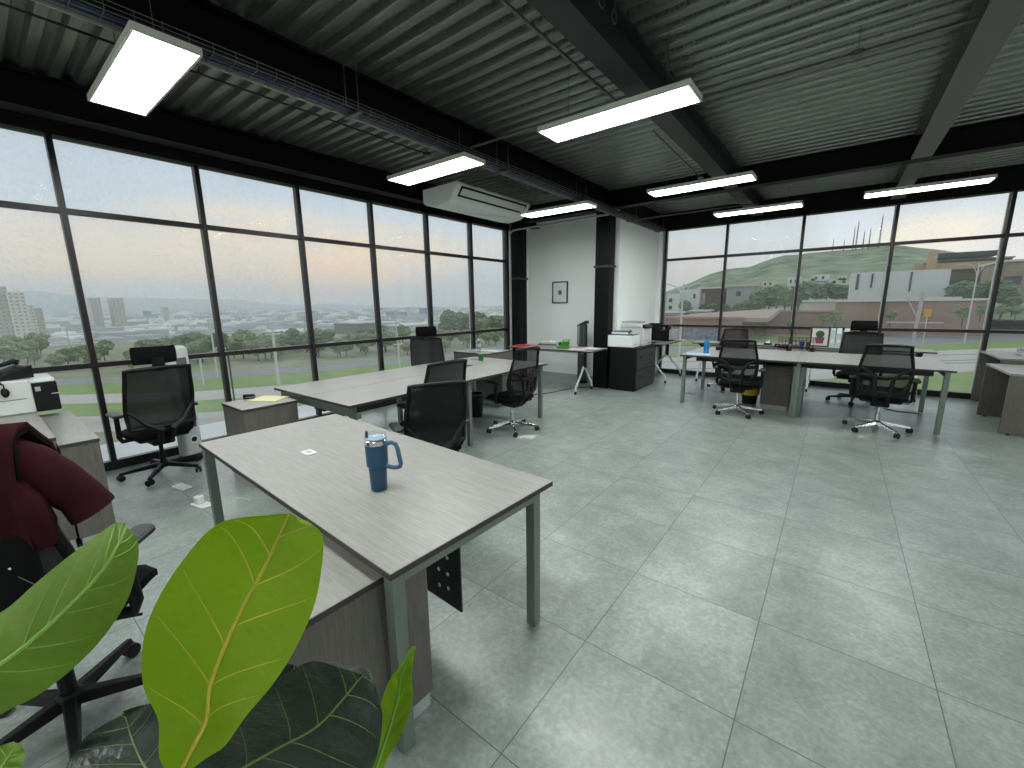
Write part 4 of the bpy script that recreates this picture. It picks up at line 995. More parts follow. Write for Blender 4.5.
# ------------------------------------------------------------------ outside
G = -5.0
grassm = mat('grass', '8ba052', .95, var=1, scale=.9, col2='778d4a')
drym = mat('dry_ground', 'a49c86', .95, var=1, scale=.25, col2='7f8a5c')
asph = mat('asphalt', '8f8f8a', .9, var=.08, scale=.4)
pave = mat('pale_pavement', 'bdb7ac', .9, var=.08, scale=.5)
treem = mat('tree_foliage', '9aa578', .95, var=1, scale=2.6, col2='6a7a50', bump=1, bscale=5)
treed = mat('tree_foliage_dark', '83936a', .95, var=1, scale=2.4, col2='586a4a', bump=1, bscale=5)
barkm = mat('tree_bark', '5a4a3a', .95)
brick = mat('red_brick_wall', 'a58577', .95, var=.12, scale=.5)
wh = mat('white_render', 'd9d9d4', .9, var=.04, scale=.3)
gh = mat('grey_render', 'a9a8a2', .9)
bh = mat('brown_cladding', '77675b', .9)
winm = mat('dark_window', '3a4148', .2)
orng = mat('ochre_cladding', 'bba07c', .9)
postm = mat('pale_post', 'c9ccc8', .5)
# base ground and valley
struct(MB().box(-112, 400, -120, 420, G-1.5, G-.6), 'trim_%d' % k, drym, label='sloping ground outside around the building'); k += 1
o = MB().box(-118, 130, -100, 135, G-1.4, G-.05); o = single(o, 'plateau_ground', 'dry grassy ground below the windows', 'ground', drym)
o['kind'] = 'structure'; o.name = 'floor_outside'
def band(name, lab, cat, top, bot, m, z):
    # a flat strip of ground laid where it lies below the windows
    T = [at(x, y, z) for x, y in top]; B = [at(x, y, z) for x, y in bot]
    V = T+B; n = len(T); F_ = [(i, i+1, n+i+1, n+i) for i in range(n-1)]
    mb_ = MB(); V2 = [v-Vector((0, 0, .3)) for v in V]
    mb_.add(V+V2, F_+[tuple(2*n+j for j in reversed(f)) for f in F_]+[(i, i+2*n, i+1+2*n, i+1) for i in range(n-1)]+[(n+i, n+i+1, 3*n+i+1, 3*n+i) for i in range(n-1)]+[(0, n, 3*n, 2*n), (n-1, 3*n-1, 4*n-1, 2*n-1)])
    return single(mb_, name, lab, cat, m)
band('road', 'grey road curving past below the left windows', 'road', [(-150, 382), (60, 379), (190, 374), (300, 367), (440, 354), (505, 345)], [(-150, 388), (60, 385), (190, 380), (300, 373), (440, 359), (505, 350)], asph, G+.02)
band('grass_strip', 'green grass strip beyond the pale path on the left', 'grass', [(-150, 388), (60, 385), (190, 380), (300, 373), (440, 359), (505, 350)], [(-150, 396), (60, 395), (190, 392), (300, 384), (440, 370), (505, 360)], grassm, G+.01)
band('footpath', 'pale path between the two grass strips on the left', 'path', [(-150, 396), (60, 395), (190, 392), (300, 384), (440, 370), (505, 360)], [(-150, 405), (60, 404), (190, 401), (300, 394), (440, 380), (505, 370)], pave, G+.02)
band('grass_strip', 'green grass strip nearest the left windows', 'grass', [(-150, 405), (60, 404), (190, 401), (300, 394), (440, 380), (505, 370)], [(-150, 419), (60, 417), (190, 413), (300, 406), (440, 390), (505, 378)], grassm, G+.01)
band('road', 'pale gravel lane right below the left windows', 'road', [(-150, 419), (60, 417), (190, 413), (300, 406), (440, 390), (505, 378)], [(-150, 436), (60, 434), (190, 428), (300, 420), (440, 400), (505, 388)], mat('gravel', 'a39d90', .95, var=1, scale=.5, col2='c4beb2'), G)
single(MB().box(-6.95, -5.8, YB-.5, 7.6, -.9, -.02), 'ledge', 'pale concrete ledge outside at the foot of the left windows', 'ledge', mat('ledge_concrete', 'd6d8d8', .9, var=.06, scale=3))
single(MB().box(-3.4, XR, 9.8, 10.1, -.9, -.06), 'ledge', 'narrow concrete ledge outside the right windows', 'ledge', concrete)
# right side bands
band('grass_slope', 'green verge at the foot of the red brick wall', 'grass', [(640, 342), (735, 341), (765, 336), (836, 334.5), (900, 331), (1000, 324.5), (1100, 321)], [(640, 345.5), (735, 344), (765, 342), (836, 338), (900, 334), (1000, 327), (1100, 324)], grassm, G+.12)
band('road', 'grey street crossing behind the right windows', 'road', [(640, 345), (700, 346), (800, 339), (880, 334), (1000, 327), (1100, 324)], [(640, 352), (700, 354), (800, 350), (880, 348), (1000, 341), (1100, 338)], asph, G+.04)
band('grass_strip', 'green median strip between street and pale plaza on the right', 'grass', [(640, 352), (700, 354), (800, 350), (880, 348), (1000, 341), (1100, 338)], [(640, 356), (700, 358), (800, 355), (880, 353), (1000, 348), (1100, 347)], grassm, G+.05)
band('road', 'pale concrete road with dark seams outside the right windows', 'road', [(640, 356), (700, 358), (800, 355), (880, 353), (1000, 348), (1100, 347)], [(640, 384), (700, 384), (800, 380), (880, 376), (1000, 370), (1100, 368)], pave, G+.03)
band('grass_strip', 'green strip close below the right windows', 'grass', [(640, 384), (700, 384), (800, 380), (880, 376), (1000, 370), (1100, 368)], [(640, 400), (700, 400), (800, 400), (880, 398), (1000, 394), (1100, 390)], grassm, G+.02)
for i, (a, b) in enumerate((((660, 362), (1060, 352)), ((655, 370), (1060, 357)), ((900, 364), (1060, 361)))):
    P_, Q_ = at(*a, G+.05), at(*b, G+.05); single(MB().bar(P_, Q_, .35, .02), 'road_seam', ('farthest', 'middle', 'nearest')[i]+' dark seam in the pale concrete road', 'road marking', asph)

def rbox_b(name, lab, cat, m, x0, x1, yt, yb, Y, d, wins=(), wm=None, roof=None):
    a, b = aty(x0, yt, Y), aty(x1, yt, Y); b.z = aty((x0+x1)/2, yb, Y).z
    t = thing(name, lab, cat, ((a.x+b.x)/2, Y+d/2, b.z)); W = b.x-a.x; Hh = a.z-b.z
    MB().box(a.x, b.x, Y, Y+d, b.z, a.z).build('wall', m, t, True)
    for (u0, u1, v0, v1) in wins:
        MB().box(a.x+W*u0, a.x+W*u1, Y-.15, Y, b.z+Hh*v0, b.z+Hh*v1).build('window', wm or winm, t, True)
    if roof: MB().box(a.x-.3, b.x+.3, Y-.4, Y+d+.3, a.z, a.z+.35).build('roof', roof, t, True)
    return t
def lbox_b(name, lab, cat, m, x0, x1, yt, yb, X, d, wins=(), wm=None, roof=None, group=None):
    a, b = atx(x0, yt, X), atx(x1, yt, X); b.z = atx((x0+x1)/2, yb, X).z
    t = thing(name, lab, cat, (X-d/2, (a.y+b.y)/2, b.z), group=group); W = b.y-a.y; Hh = a.z-b.z
    MB().box(X-d, X, a.y, b.y, b.z, a.z).build('wall', m, t, True)
    e = abs(X)*.002+.1
    for (u0, u1, v0, v1) in wins:
        MB().box(X, X+e, a.y+W*u0, a.y+W*u1, b.z+Hh*v0, b.z+Hh*v1).build('window', wm or winm, t, True)
    if roof: MB().box(X-d-.3, X+.3, a.y-.3, b.y+.3, a.z, a.z+.35).build('roof', roof, t, True)
    return t
# right view: brick wall in stepped sections
rbox_b('brick_wall', 'long red brick retaining wall below the houses, left stretch', 'wall', brick, 640, 742, 318, 344, 80, .6, (), None, mat('brick_cap', 'b98f80', .9))
rbox_b('brick_wall', 'tall red brick wall with shrubs, middle stretch', 'wall', brick, 742, 836, 312, 337, 100, .6, (), None, mat('brick_cap', 'b98f80', .9))
rbox_b('brick_wall', 'tall red brick wall under the white building, right stretch', 'wall', brick, 836, 990, 302, 335, 102, .6, (), None, wh)
w = rbox_b('graffiti_wall', 'low pale wall panel covered in blue-grey graffiti', 'wall', mat('graffiti', 'a2a6a8', .9, var=1, scale=1.6, col2='5d6a80'), 684, 720, 328.5, 341.5, 79.3, .5)
# brick ramp plaza
mb = MB().add([(-26, 81, -1.2), (-9, 81, -1.2), (-9, 99.5, .1), (-24, 99.5, -.9), (-26, 81, -1.9), (-9, 81, -1.9), (-9, 99.5, -.6), (-24, 99.5, -1.6)], [(0, 1, 2, 3), (7, 6, 5, 4), (0, 4, 5, 1), (1, 5, 6, 2), (2, 6, 7, 3), (3, 7, 4, 0)])
single(mb, 'dirt_slope', 'reddish earth slope above the left stretch of brick wall', 'slope', mat('red_earth', 'b59d90', .95, var=.1, scale=.3))
rbox_b('long_wall', 'long cream wall on top of the middle brick stretch', 'wall', mat('cream_render', 'cfcaba', .9), 804, 868, 302, 314, 106, 1, (), None, wh)
rbox_b('long_wall', 'low white wall on top of the right brick stretch', 'wall', wh, 868, 962, 298, 304, 106, 1)
rbox_b('commercial_building', 'large plain white block building on the right hillside', 'building', wh, 852, 951, 273, 303, 118, 14, ((.06, .09, .45, .95), (.22, .24, .5, .95), (.62, .64, .35, .95), (.05, .13, .02, .12)))
rbox_b('modern_house', 'wide low modern building with dark bands right of the ochre beam', 'building', bh, 928, 1012, 262, 292, 150, 18, ((.02, .6, .62, .86), (.3, .95, .12, .40)), mat('shade_glass', '4c4f52', .5), gh)
rbox_b('ochre_beam', 'long ochre horizontal beam across the modern building', 'beam', orng, 915, 1000, 264.5, 269, 142, 2)
rbox_b('ochre_tower', 'ochre pillar in front of the modern building', 'tower', orng, 930, 939, 251, 272, 140, 3)
rbox_b('dark_roof_slab', 'dark flat roof slab of the modern building', 'roof', frame_d, 938, 1001, 253.5, 256, 144, 12)
rbox_b('stone_house', 'brown stone house at the far right of the view', 'building', mat('stone_brown', '9b8d7e', .95, var=.2, scale=.6), 1003, 1060, 262, 300, 120, 14, ((.05, .3, .05, .3), (.08, .4, .42, .62)), winm, wh)
rbox_b('modern_house', 'pale modern house with a square window left of the dark mullion', 'building', gh, 727, 755, 287, 311, 122, 12, ((.36, .52, .62, .80), (.3, .95, .02, .25)), winm, mat('pale_roof', 'c2c0bb', .9))
rbox_b('modern_house', 'brown cube house beside the white row houses', 'building', bh, 700, 724, 289, 311, 126, 12, ((.1, .25, .3, .8),), mat('pale_strip', 'b5a99a', .9), wh)
rbox_b('row_house', 'white row house with dark windows at the left of the hill', 'building', wh, 667, 680, 294, 312, 120, 12, ((.2, .45, .55, .75), (.2, .45, .15, .35)), winm)
rbox_b('row_house', 'longer white house between the row house and the brown cube', 'building', wh, 680, 700, 290, 307, 124, 12, ((.08, .2, .5, .8), (.7, .8, .5, .75)), winm)
rbox_b('bus_shelter', 'low white-roofed shelter in front of the row houses', 'building', gh, 664, 684, 313, 321, 108, 5, ((.0, 1, .1, .7),), mat('shelter_shade', '6b6c6c', .8), wh)
rbox_b('bus_shelter', 'second low white-roofed shelter right of the first', 'building', gh, 690, 708, 311.5, 320, 108, 5, ((.1, 1, .1, .7),), mat('shelter_shade', '6b6c6c', .8), wh)
for i, (a, b, c, d) in enumerate(((762, 775, 281, 287), (788, 800, 277, 286), (800, 815, 279, 286), (812, 829, 275, 281), (828, 852, 279, 285), (838, 847, 276, 280))):
    rbox_b('hillside_house', ('lone small white house above the dark trees', 'leftmost of the pale houses in the hillside row', 'second pale house in the hillside row', 'third and highest pale house in the hillside row', 'fourth and longest low pale house in the hillside row', 'small pale house at the right end of the hillside row')[i], 'building', wh if i % 2 else mat('cream_render', 'cfcaba', .9), a, b, c, d, 230, 12, ((.2, .35, .3, .7), (.6, .75, .3, .7)))

# hill with the antennas (behind the right windows)
def ridge(name, lab, sil, d0, d1, z0, m, rows=14, rough=.04, cat='hill', base_px=None):
    V = []; n = len(sil); dense = []
    for i in range(n-1):
        for q in range(8): f = q/8; dense.append((sil[i][0]*(1-f)+sil[i+1][0]*f, sil[i][1]*(1-f)+sil[i+1][1]*f))
    dense.append(sil[-1]); n = len(dense)
    for j in range(rows+2):
        f = min(1, j/rows); 
        for x, y in dense:
            r = ray(x, y); h = math.hypot(r.x, r.y); dx, dy, sl = r.x/h, r.y/h, r.z/h
            D = d0+(d1-d0)*f; ztop = CH+sl*d1
            z = z0+(ztop-z0)*(f**1.15)
            if 0 < j < rows: z += (ztop-z0)*rough*noise.noise(Vector((dx*D*.012, dy*D*.012, 1.7)))*4*math.sin(PI*f)
            if j == rows: z += (ztop-z0)*rough*.25*noise.noise(Vector((dx*D*.05, dy*D*.05, 0)))
            if j > rows: D = d1*1.25; z = z0
            V.append((dx*D, dy*D, z))
    F_ = [(j*n+i, j*n+i+1, (j+1)*n+i+1, (j+1)*n+i) for j in range(rows+1) for i in range(n-1)]
    return single(MB().add(V, F_, True), name, lab, cat, m)
hillm = mat('hill_scrub', 'a2ab88', .95, var=1, scale=.045, col2='506348')
ridge('hill', 'green hill with radio masts behind the right windows', [(560, 320), (620, 306), (668, 291), (690, 283), (710, 274), (728, 269), (750, 267), (770, 259), (785, 255), (800, 254.5), (820, 252), (860, 248.5), (895, 245), (925, 248), (955, 252), (1000, 260), (1080, 268), (1160, 280)], 135, 900, -3, hillm, rough=.05)
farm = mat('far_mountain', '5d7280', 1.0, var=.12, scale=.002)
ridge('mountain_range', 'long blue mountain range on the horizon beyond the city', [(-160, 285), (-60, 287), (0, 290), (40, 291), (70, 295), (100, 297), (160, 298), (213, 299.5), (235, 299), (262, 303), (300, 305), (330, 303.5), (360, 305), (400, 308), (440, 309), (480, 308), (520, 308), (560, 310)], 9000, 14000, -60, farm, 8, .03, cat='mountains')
masts = [(855, 222, 250, 1.2), (862, 232, 250, .9), (868, 229, 249, .9), (878, 216, 249, 1.4), (832, 240, 252, .6), (843, 241, 251, .6), (852, 228, 250, .8)]
mnames = ('tall lattice mast left of centre in the mast cluster', 'short mast between the two tall ones, left', 'short mast just left of the tallest mast', 'tallest radio mast on the hilltop, at the right of the cluster', 'small lone antenna far left on the hilltop', 'second small antenna from the left on the hilltop', 'mast standing close left of the cluster centre')
for i, (x, yt, yb, w_) in enumerate(masts):
    a, b = aty(x, yt, 860), aty(x, yb+2, 860)
    t = thing('radio_mast', mnames[i], 'radio mast', (b.x, b.y, b.z-4), group=None)
    mb_ = MB(); Hh = a.z-b.z+4; s_ = w_*.9
    for sx, sy in ((-1, -1), (1, -1), (0, 1)): mb_.bar((sx*s_, sy*s_, 0), (sx*s_*.2, sy*s_*.2, Hh), .35, .35)
    nn = 9
    for q in range(nn):
        z_ = Hh*q/nn; z2 = Hh*(q+1)/nn; f = 1-.8*q/nn; f2 = 1-.8*(q+1)/nn
        mb_.bar((-s_*f, -s_*f, z_), (s_*f2, -s_*f2, z2), .2, .2).bar((s_*f, -s_*f, z_), (0, s_*f2, z2), .2, .2).bar((0, s_*f, z_), (-s_*f2, -s_*f2, z2), .2, .2)
    mb_.build('lattice', mat('mast_steel', '6f6a6c', .6), t)
    MB().tube([(0, 0, Hh), (0, 0, Hh+3)], .12, 6).build('antenna', mat('mast_steel', '6f6a6c', .6), t)

# trees: each its own thing, shared meshes
def tree_proto(nm, m, seed, wide=1.0, hgt=5.0):
    t = thing(nm, '', 'tree'); mb_ = MB(); random.seed(seed)
    for q in range(15):
        a = random.random()*2*PI; r = random.random()*1.2*wide
        mb_.blob((math.cos(a)*r, math.sin(a)*r, hgt*(.42+.38*random.random())), .55+.45*random.random(), 3, .55, q+seed, (1.1, 1.1, .8))
    mb_.build('crown', m, t)
    MB().tube([(0, 0, -1.5), (.05, .05, hgt*.3), (0, 0, hgt*.6)], [.16, .12, .08], 6).build('trunk', barkm, t)
    return t
protos = [tree_proto('broadleaf_tree', treem, 3), tree_proto('broadleaf_tree', treem, 11, 1.3, 4.5), tree_proto('broadleaf_tree', treed, 21, 1.2, 5)]
used = [False]*3
def put_tree(kind, P_, s_, lab, group):
    o = protos[kind] if not used[kind] else copy_tree(protos[kind]); used[kind] = True
    o.location = P_; o.scale = (s_, s_, s_); o.rotation_euler = (0, 0, random.random()*6); tag(o, lab, 'tree', group); return o
random.seed(5)
Lg = 'trees along the road below the left windows'
for i in range(105):
    x = random.uniform(10, 505); f = random.random()
    ybase = 372-(x/505)*20-f*16
    if x < 170: ybase = 372-f*18
    P_ = at(x, ybase, G); 
    put_tree(random.choice((0, 0, 1, 2)), P_, random.uniform(.34, .72), 'leafy green tree among those along the road below the left windows', Lg)
for i in range(14):                                 # hillside trees at the right end of the left windows
    x = random.uniform(446, 512); y_ = random.uniform(326, 340); P_ = at(x, y_, -5.0)
    put_tree(random.choice((1, 2)), P_, random.uniform(.7, 1.15), 'dense tree on the slope by the brick houses, right end of the left windows', 'trees by the brick houses')
def tree_at(x, yt, yb, Y, kind, lab, group=None):
    a, b = aty(x, yt, Y), aty(x, yb, Y); put_tree(kind, b, (a.z-b.z)/5.0, lab, group)
Rg = 'dark trees between the hillside houses'
for x, yt, yb, Y in ((712, 303, 318, 116), (724, 304, 318, 114), (737, 303, 316, 112), (760, 289, 315, 116), (768, 286, 314, 118), (776, 284, 313, 120), (784, 288, 313, 118), (791, 290, 312, 119), (798, 284, 308, 125), (806, 281, 304, 135), (815, 284, 304, 140), (826, 282, 304, 142), (836, 284, 304, 142), (846, 285, 304, 142), (754, 296, 314, 112), (745, 300, 315, 113), (952, 284, 304, 112), (960, 280, 305, 114), (970, 284, 305, 112), (984, 280, 306, 114), (994, 278, 306, 114), (1002, 285, 310, 108), (684, 300, 316, 112), (1012, 296, 312, 104)):
    tree_at(x, yt, yb, Y, 2, 'dark green bushy tree among the hillside houses on the right', Rg)
Rb = 'shrubs in front of the red brick wall'
for x, yt, yb in ((834, 310, 328), (822, 314, 326), (890, 309, 323), (962, 306, 322), (980, 304, 318), (1000, 304, 318), (790, 318, 330), (765, 322, 334), (756, 324, 335), (928, 311, 322), (1015, 305, 318)):
    tree_at(x, yt, yb, 95, 0, 'green shrub in front of the red brick wall', Rb)

# left view: towers and nearer buildings
def tower(lab, x0, x1, yt, yb, X, d, m, nf, nc=3, cat='building'):
    w_ = []
    for a in range(nc):
        for b in range(nf): w_.append(((a+.25)/nc, (a+.75)/nc, (b+.3)/nf, (b+.7)/nf))
    return lbox_b('apartment_tower', lab, cat, m, x0, x1, yt, yb, X, d, w_, mat('tower_window', 'aaaca8', .4))
tw = mat('tower_cream', 'efe8da', .9); tg = mat('tower_grey', 'd3ccc2', .9)
tower('tallest cream apartment tower block at the left edge', 6, 24, 292, 350, -560, 30, tw, 16)
tower('grey slab tower standing left of the cream towers', -12, 6, 286, 350, -570, 30, tg, 16)
tower('narrower cream tower block right of the tallest one', 24, 33, 305, 350, -580, 25, tw, 14, 2)
tower('beige tower at the right of the left-edge cluster', 33, 42, 308, 346, -620, 25, tg, 12, 2)
tower('left one of the pair of grey high-rise towers', 89, 100, 298, 328, -1500, 50, tg, 12, 3)
tower('right one of the pair of grey high-rise towers', 111, 123, 298, 326, -1500, 50, tg, 12, 3)
tower('slim lone grey tower right of the pair', 162, 168, 307, 325, -2400, 40, tg, 10, 2)
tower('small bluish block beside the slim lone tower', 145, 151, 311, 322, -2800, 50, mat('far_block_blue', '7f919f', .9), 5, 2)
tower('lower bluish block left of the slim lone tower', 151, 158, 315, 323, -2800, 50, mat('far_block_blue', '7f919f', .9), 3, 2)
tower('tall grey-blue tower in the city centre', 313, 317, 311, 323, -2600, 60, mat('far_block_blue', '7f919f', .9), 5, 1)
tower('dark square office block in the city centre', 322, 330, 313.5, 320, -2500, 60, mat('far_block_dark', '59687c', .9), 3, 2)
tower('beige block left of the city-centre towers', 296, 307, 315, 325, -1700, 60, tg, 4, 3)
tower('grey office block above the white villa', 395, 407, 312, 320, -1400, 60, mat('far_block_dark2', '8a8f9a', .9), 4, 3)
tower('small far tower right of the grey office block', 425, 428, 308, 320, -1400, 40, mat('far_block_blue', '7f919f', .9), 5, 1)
tower('pair-like pale slab in the middle of the city', 270, 279, 318, 325, -1500, 40, wh, 3, 2)
tower('bright white slab in the middle of the city, left', 262, 268, 319, 325, -1500, 40, wh, 3, 2)
lbox_b('villa', 'modern white villa with a dark block seen past the left windows', 'building', wh, 374, 400, 324, 341, -95, 14, ((.05, .95, .55, .8), (.1, .3, .1, .45), (.5, .7, .1, .45)), winm, wh)
lbox_b('villa', 'grey cube front of the modern villa', 'building', mat('villa_grey', '8b8784', .9), 356, 381, 324, 338, -92, 10, ((.0, 1, .45, .55),), mat('villa_line', '6a6663', .9), wh)
lbox_b('villa', 'long white glazed house behind the villa', 'building', wh, 398, 440, 327, 341, -88, 12, ((.05, .2, .15, .7), (.3, .45, .15, .7), (.6, .75, .15, .7)), mat('blue_grey_glass', '7d8790', .3), wh)
lbox_b('brick_house', 'brown brick house left of the green mug, past the windows', 'building', mat('brick_brown', 'a07565', .95, var=.12, scale=.6), 462, 487, 333, 351, -62, 8, ((.1, .25, .45, .8), (.55, .7, .45, .8)), wh)
lbox_b('brick_house', 'brown brick house at the end of the left windows', 'building', mat('brick_brown', 'a07565', .95, var=.12, scale=.6), 489, 512, 330, 350, -60, 8, ((.75, .9, .5, .8),), wh)
lbox_b('slope_house', 'low grey house with dark louvres on the slope', 'building', gh, 478, 486, 325, 331, -90, 8, ((.1, .9, .2, .8),), mat('louvre', '6d7070', .8))
lbox_b('warehouse', 'pale flat warehouse below the pair of high-rise towers', 'building', wh, 112, 135, 347, 356, -260, 20)
lbox_b('warehouse', 'long white warehouse in the middle of the valley', 'building', wh, 206, 240, 340, 350, -330, 30, (), None, wh)
lbox_b('warehouse', 'white flat-roofed shed right of the long warehouse', 'building', wh, 244, 262, 336, 343, -360, 30)

# city in the valley
VZ = -60.0
struct(MB().box(-9000, -120, -6000, 9500, VZ-4, VZ), 'trim_%d' % k, mat('valley_ground', '8d9480', .95, var=1, scale=.006, col2='63744f'), label='valley floor under the city'); k += 1
# slope from the plateau down to the valley
mb = MB(); mb.add([(-112, -200, G-.7), (-112, 420, G-.7), (-300, 700, VZ+.5), (-300, -500, VZ+.5)], [(0, 1, 2, 3)])
struct(mb, 'trim_%d' % k, mat('slope_scrub', '8b9168', .95, var=1, scale=.05, col2='6b7a50'), label='scrubby slope down to the valley'); k += 1
random.seed(17)
hm = [mat('house_white', 'f3f0ea', .9), mat('house_cream', 'd8ccba', .9), mat('house_rose', 'b59a8c', .9), mat('house_grey', 'b4b4b2', .9)]
hproto = []
for i, m in enumerate(hm):
    mb_ = MB().box(-6, 6, -5, 5, 0, 6).box(-5, 0, -4, 3, 6, 8.5)
    hproto.append(mb_.build('city_house', m)); hproto[-1]['category'] = 'house'
uh = [False]*4
for i in range(290):
    x = random.uniform(-5, 500); y_ = 349-random.random()**.8*20-(x/505)*3
    P_ = at(x, y_, VZ)
    if P_.x > -330: P_ = P_*(330/max(60, -P_.x)); P_.z = VZ
    q = random.choice((0, 0, 1, 2, 3)); o = hproto[q] if not uh[q] else hproto[q].copy()
    if uh[q]: C.objects.link(o)
    uh[q] = True; s_ = random.uniform(.7, 1.6); o.location = (P_.x, P_.y, VZ-.2); o.scale = (s_, s_*random.uniform(.8, 1.8), random.uniform(.6, 1.2)); o.rotation_euler = (0, 0, random.random()*3)
    tag(o, 'small flat-roofed house, one of the hundreds covering the city valley', 'house', 'houses in the city valley')
def sprawl(name, lab, cat, m, n, seed, wr, hr_, blob=False):
    random.seed(seed); mb_ = MB()
    for i in range(n):
        az = math.radians(random.uniform(36, 98)); D = 350*math.exp(random.random()*3.0)
        x, y_ = -math.sin(az)*D, math.cos(az)*D
        s_ = random.uniform(*wr)*(1+D/2500); h = random.uniform(*hr_)*(1+D/6000)
        if x > -320: continue
        if blob:
            mb_.add([(x-s_, y_-s_, VZ), (x+s_, y_-s_*.6, VZ), (x+s_*.8, y_+s_, VZ), (x-s_, y_+s_*.7, VZ), (x-s_*.5, y_-s_*.4, VZ+h), (x+s_*.5, y_-s_*.3, VZ+h*.9), (x+s_*.3, y_+s_*.5, VZ+h), (x-s_*.4, y_+s_*.4, VZ+h*.8)], [(4, 5, 6, 7), (0, 1, 5, 4), (1, 2, 6, 5), (2, 3, 7, 6), (3, 0, 4, 7)])
        else: mb_.box(x-s_, x+s_, y_-s_*random.uniform(.7, 2), y_+s_, VZ, VZ+h)
    return single(mb_, name, lab, cat, m, kind='stuff')
sprawl('city_sprawl', 'pale sprawl of far city buildings across the valley', 'city', hm[0], 3400, 1, (4, 11), (5, 16))
sprawl('city_sprawl', 'brownish sprawl of far city roofs across the valley', 'city', hm[1], 2000, 2, (5, 12), (4, 10))
sprawl('city_sprawl', 'grey sprawl of far city blocks across the valley', 'city', hm[3], 1300, 3, (5, 14), (5, 22))
sprawl('city_greenery', 'clumps of far trees between the city houses', 'trees', treem, 3800, 4, (6, 13), (4, 9), True)

# posts and street lamps
def lamp_post(lab, P_, h, arms, side):
    t = thing('street_lamp', lab, 'street lamp', P_)
    MB().tube([(0, 0, 0), (0, 0, h)], [.11, .07], 8).build('pole', postm, t)
    for s in arms:
        d = Vector((side[0]*s, side[1]*s, 0))
        MB().tube([Vector((0, 0, h*.82)), Vector((0, 0, h*.9))+d*.15, Vector((0, 0, h*.97))+d*.6, Vector((0, 0, h))+d*1.3, Vector((0, 0, h*.995))+d*2.0], .05, 6).build('arm', postm, t)
        MB().bar(Vector((0, 0, h*.995))+d*2.0, Vector((0, 0, h*.985))+d*2.6, .22, .1).build('lamp_head', gh, t)
def lamp_px(lab, x, yt, yb, z, arms, side):
    b = at(x, yb, z); d = math.hypot(b.x, b.y); r = ray(x, yt); zt_ = CH+r.z/math.hypot(r.x, r.y)*d
    lamp_post(lab, b, zt_-b.z, arms, side)
lamp_px('white double-arm street lamp in front of the brick wall at the right', 964, 264, 344, G, (-1, 1), (1, 0))
lamp_px('white street lamp behind the printer table at the left of the right windows', 678, 284, 372, G, (-1, 1), (1, 0))
lamp_px('double-arm street lamp above the villa, past the left windows', 398, 308, 352, G, (-1, 1), (0, 1))
lamp_px('street lamp on the road left of the tallest window post', 218, 320, 378, G, (1,), (0, 1))
def post(lab, x, yt, yb, z, r_=.09, m=None):
    b = at(x, yb, z); d = math.hypot(b.x, b.y); q = ray(x, yt); h = CH+q.z/math.hypot(q.x, q.y)*d-b.z
    t = thing('utility_pole', lab, 'pole', b); MB().tube([(0, 0, 0), (0, 0, h)], [r_, r_*.8], 8).build('pole', m or postm, t); MB().bar((0, -.6, h*.93), (0, .6, h*.93), .1, .1).build('crossarm', m or postm, t)
post('short white pole on the grass strip behind the tower fan', 204, 356, 386, G)
post('dark thin pole left of the low window cabinet', 235, 345, 404, G, .06, frame_d)
post('pale concrete pole standing past the middle of the left windows', 279, 330, 385, G, .14)
post('white pole on the valley slope left of the near mullion', 71, 328, 352, G, .1)
post('thin white pole at the far left beyond the phone', 12, 345, 366, G, .07)
post('white upright post beside the window chair', 400, 342, 372, G, .07)
b = at(913, 342, G)
t = thing('utility_pole', 'leaning pale utility pole with an H frame by the orange sign', 'pole', b); MB().tube([(0, 0, 0), (.2, 0, 7.5)], .22, 8).build('pole', concrete, t); MB().bar((-1.6, 0, 7), (.2, 0, 3.4), .15, .15).build('brace', concrete, t); MB().bar((-3.5, 0, 3), (3, 0, 3), .15, .2).build('crossarm', concrete, t)
a = aty(925, 309, 84); b = aty(931, 317, 84)
t = thing('road_sign', 'square orange road sign in front of the brick wall', 'sign', (a.x, 84, G)); MB().box(a.x, b.x, 84, 84.1, b.z, a.z).build('panel', mat('sign_orange', 'd69a3a', .7), t, True); MB().tube([((a.x+b.x)/2, 84.1, G), ((a.x+b.x)/2, 84.1, a.z)], .06, 6).build('post', postm, t, True)

# ------------------------------------------------------------------ sky
w = bpy.data.worlds.new('dusk_sky'); bpy.context.scene.world = w; w.use_nodes = True; nt = w.node_tree; L = nt.links.new
bg = nt.nodes['Background']
tc = nt.nodes.new('ShaderNodeTexCoord'); sep = nt.nodes.new('ShaderNodeSeparateXYZ'); L(tc.outputs['Generated'], sep.inputs[0])
def mth(op, a, b=None, c=None):
    n = nt.nodes.new('ShaderNodeMath'); n.operation = op
    for i, v in enumerate((a, b, c)):
        if v is None: continue
        if isinstance(v, (int, float)): n.inputs[i].default_value = v
        else: L(v, n.inputs[i])
    return n.outputs[0]
def ramp(x, stops):
    r = nt.nodes.new('ShaderNodeValToRGB'); e = r.color_ramp.elements
    e[0].position, e[0].color = stops[0][0], lin(stops[0][1]); e[1].position, e[1].color = stops[-1][0], lin(stops[-1][1])
    for p_, c_ in stops[1:-1]: q = e.new(p_); q.color = lin(c_)
    L(x, r.inputs[0]); return r.outputs[0]
def mixc(f, a, b):
    m = nt.nodes.new('ShaderNodeMix'); m.data_type = 'RGBA'
    if isinstance(f, (int, float)): m.inputs[0].default_value = f
    else: L(f, m.inputs[0])
    for i, v in ((6, a), (7, b)):
        if isinstance(v, str): m.inputs[i].default_value = lin(v)
        else: L(v, m.inputs[i])
    return m.outputs[2]
el = sep.outputs[2]
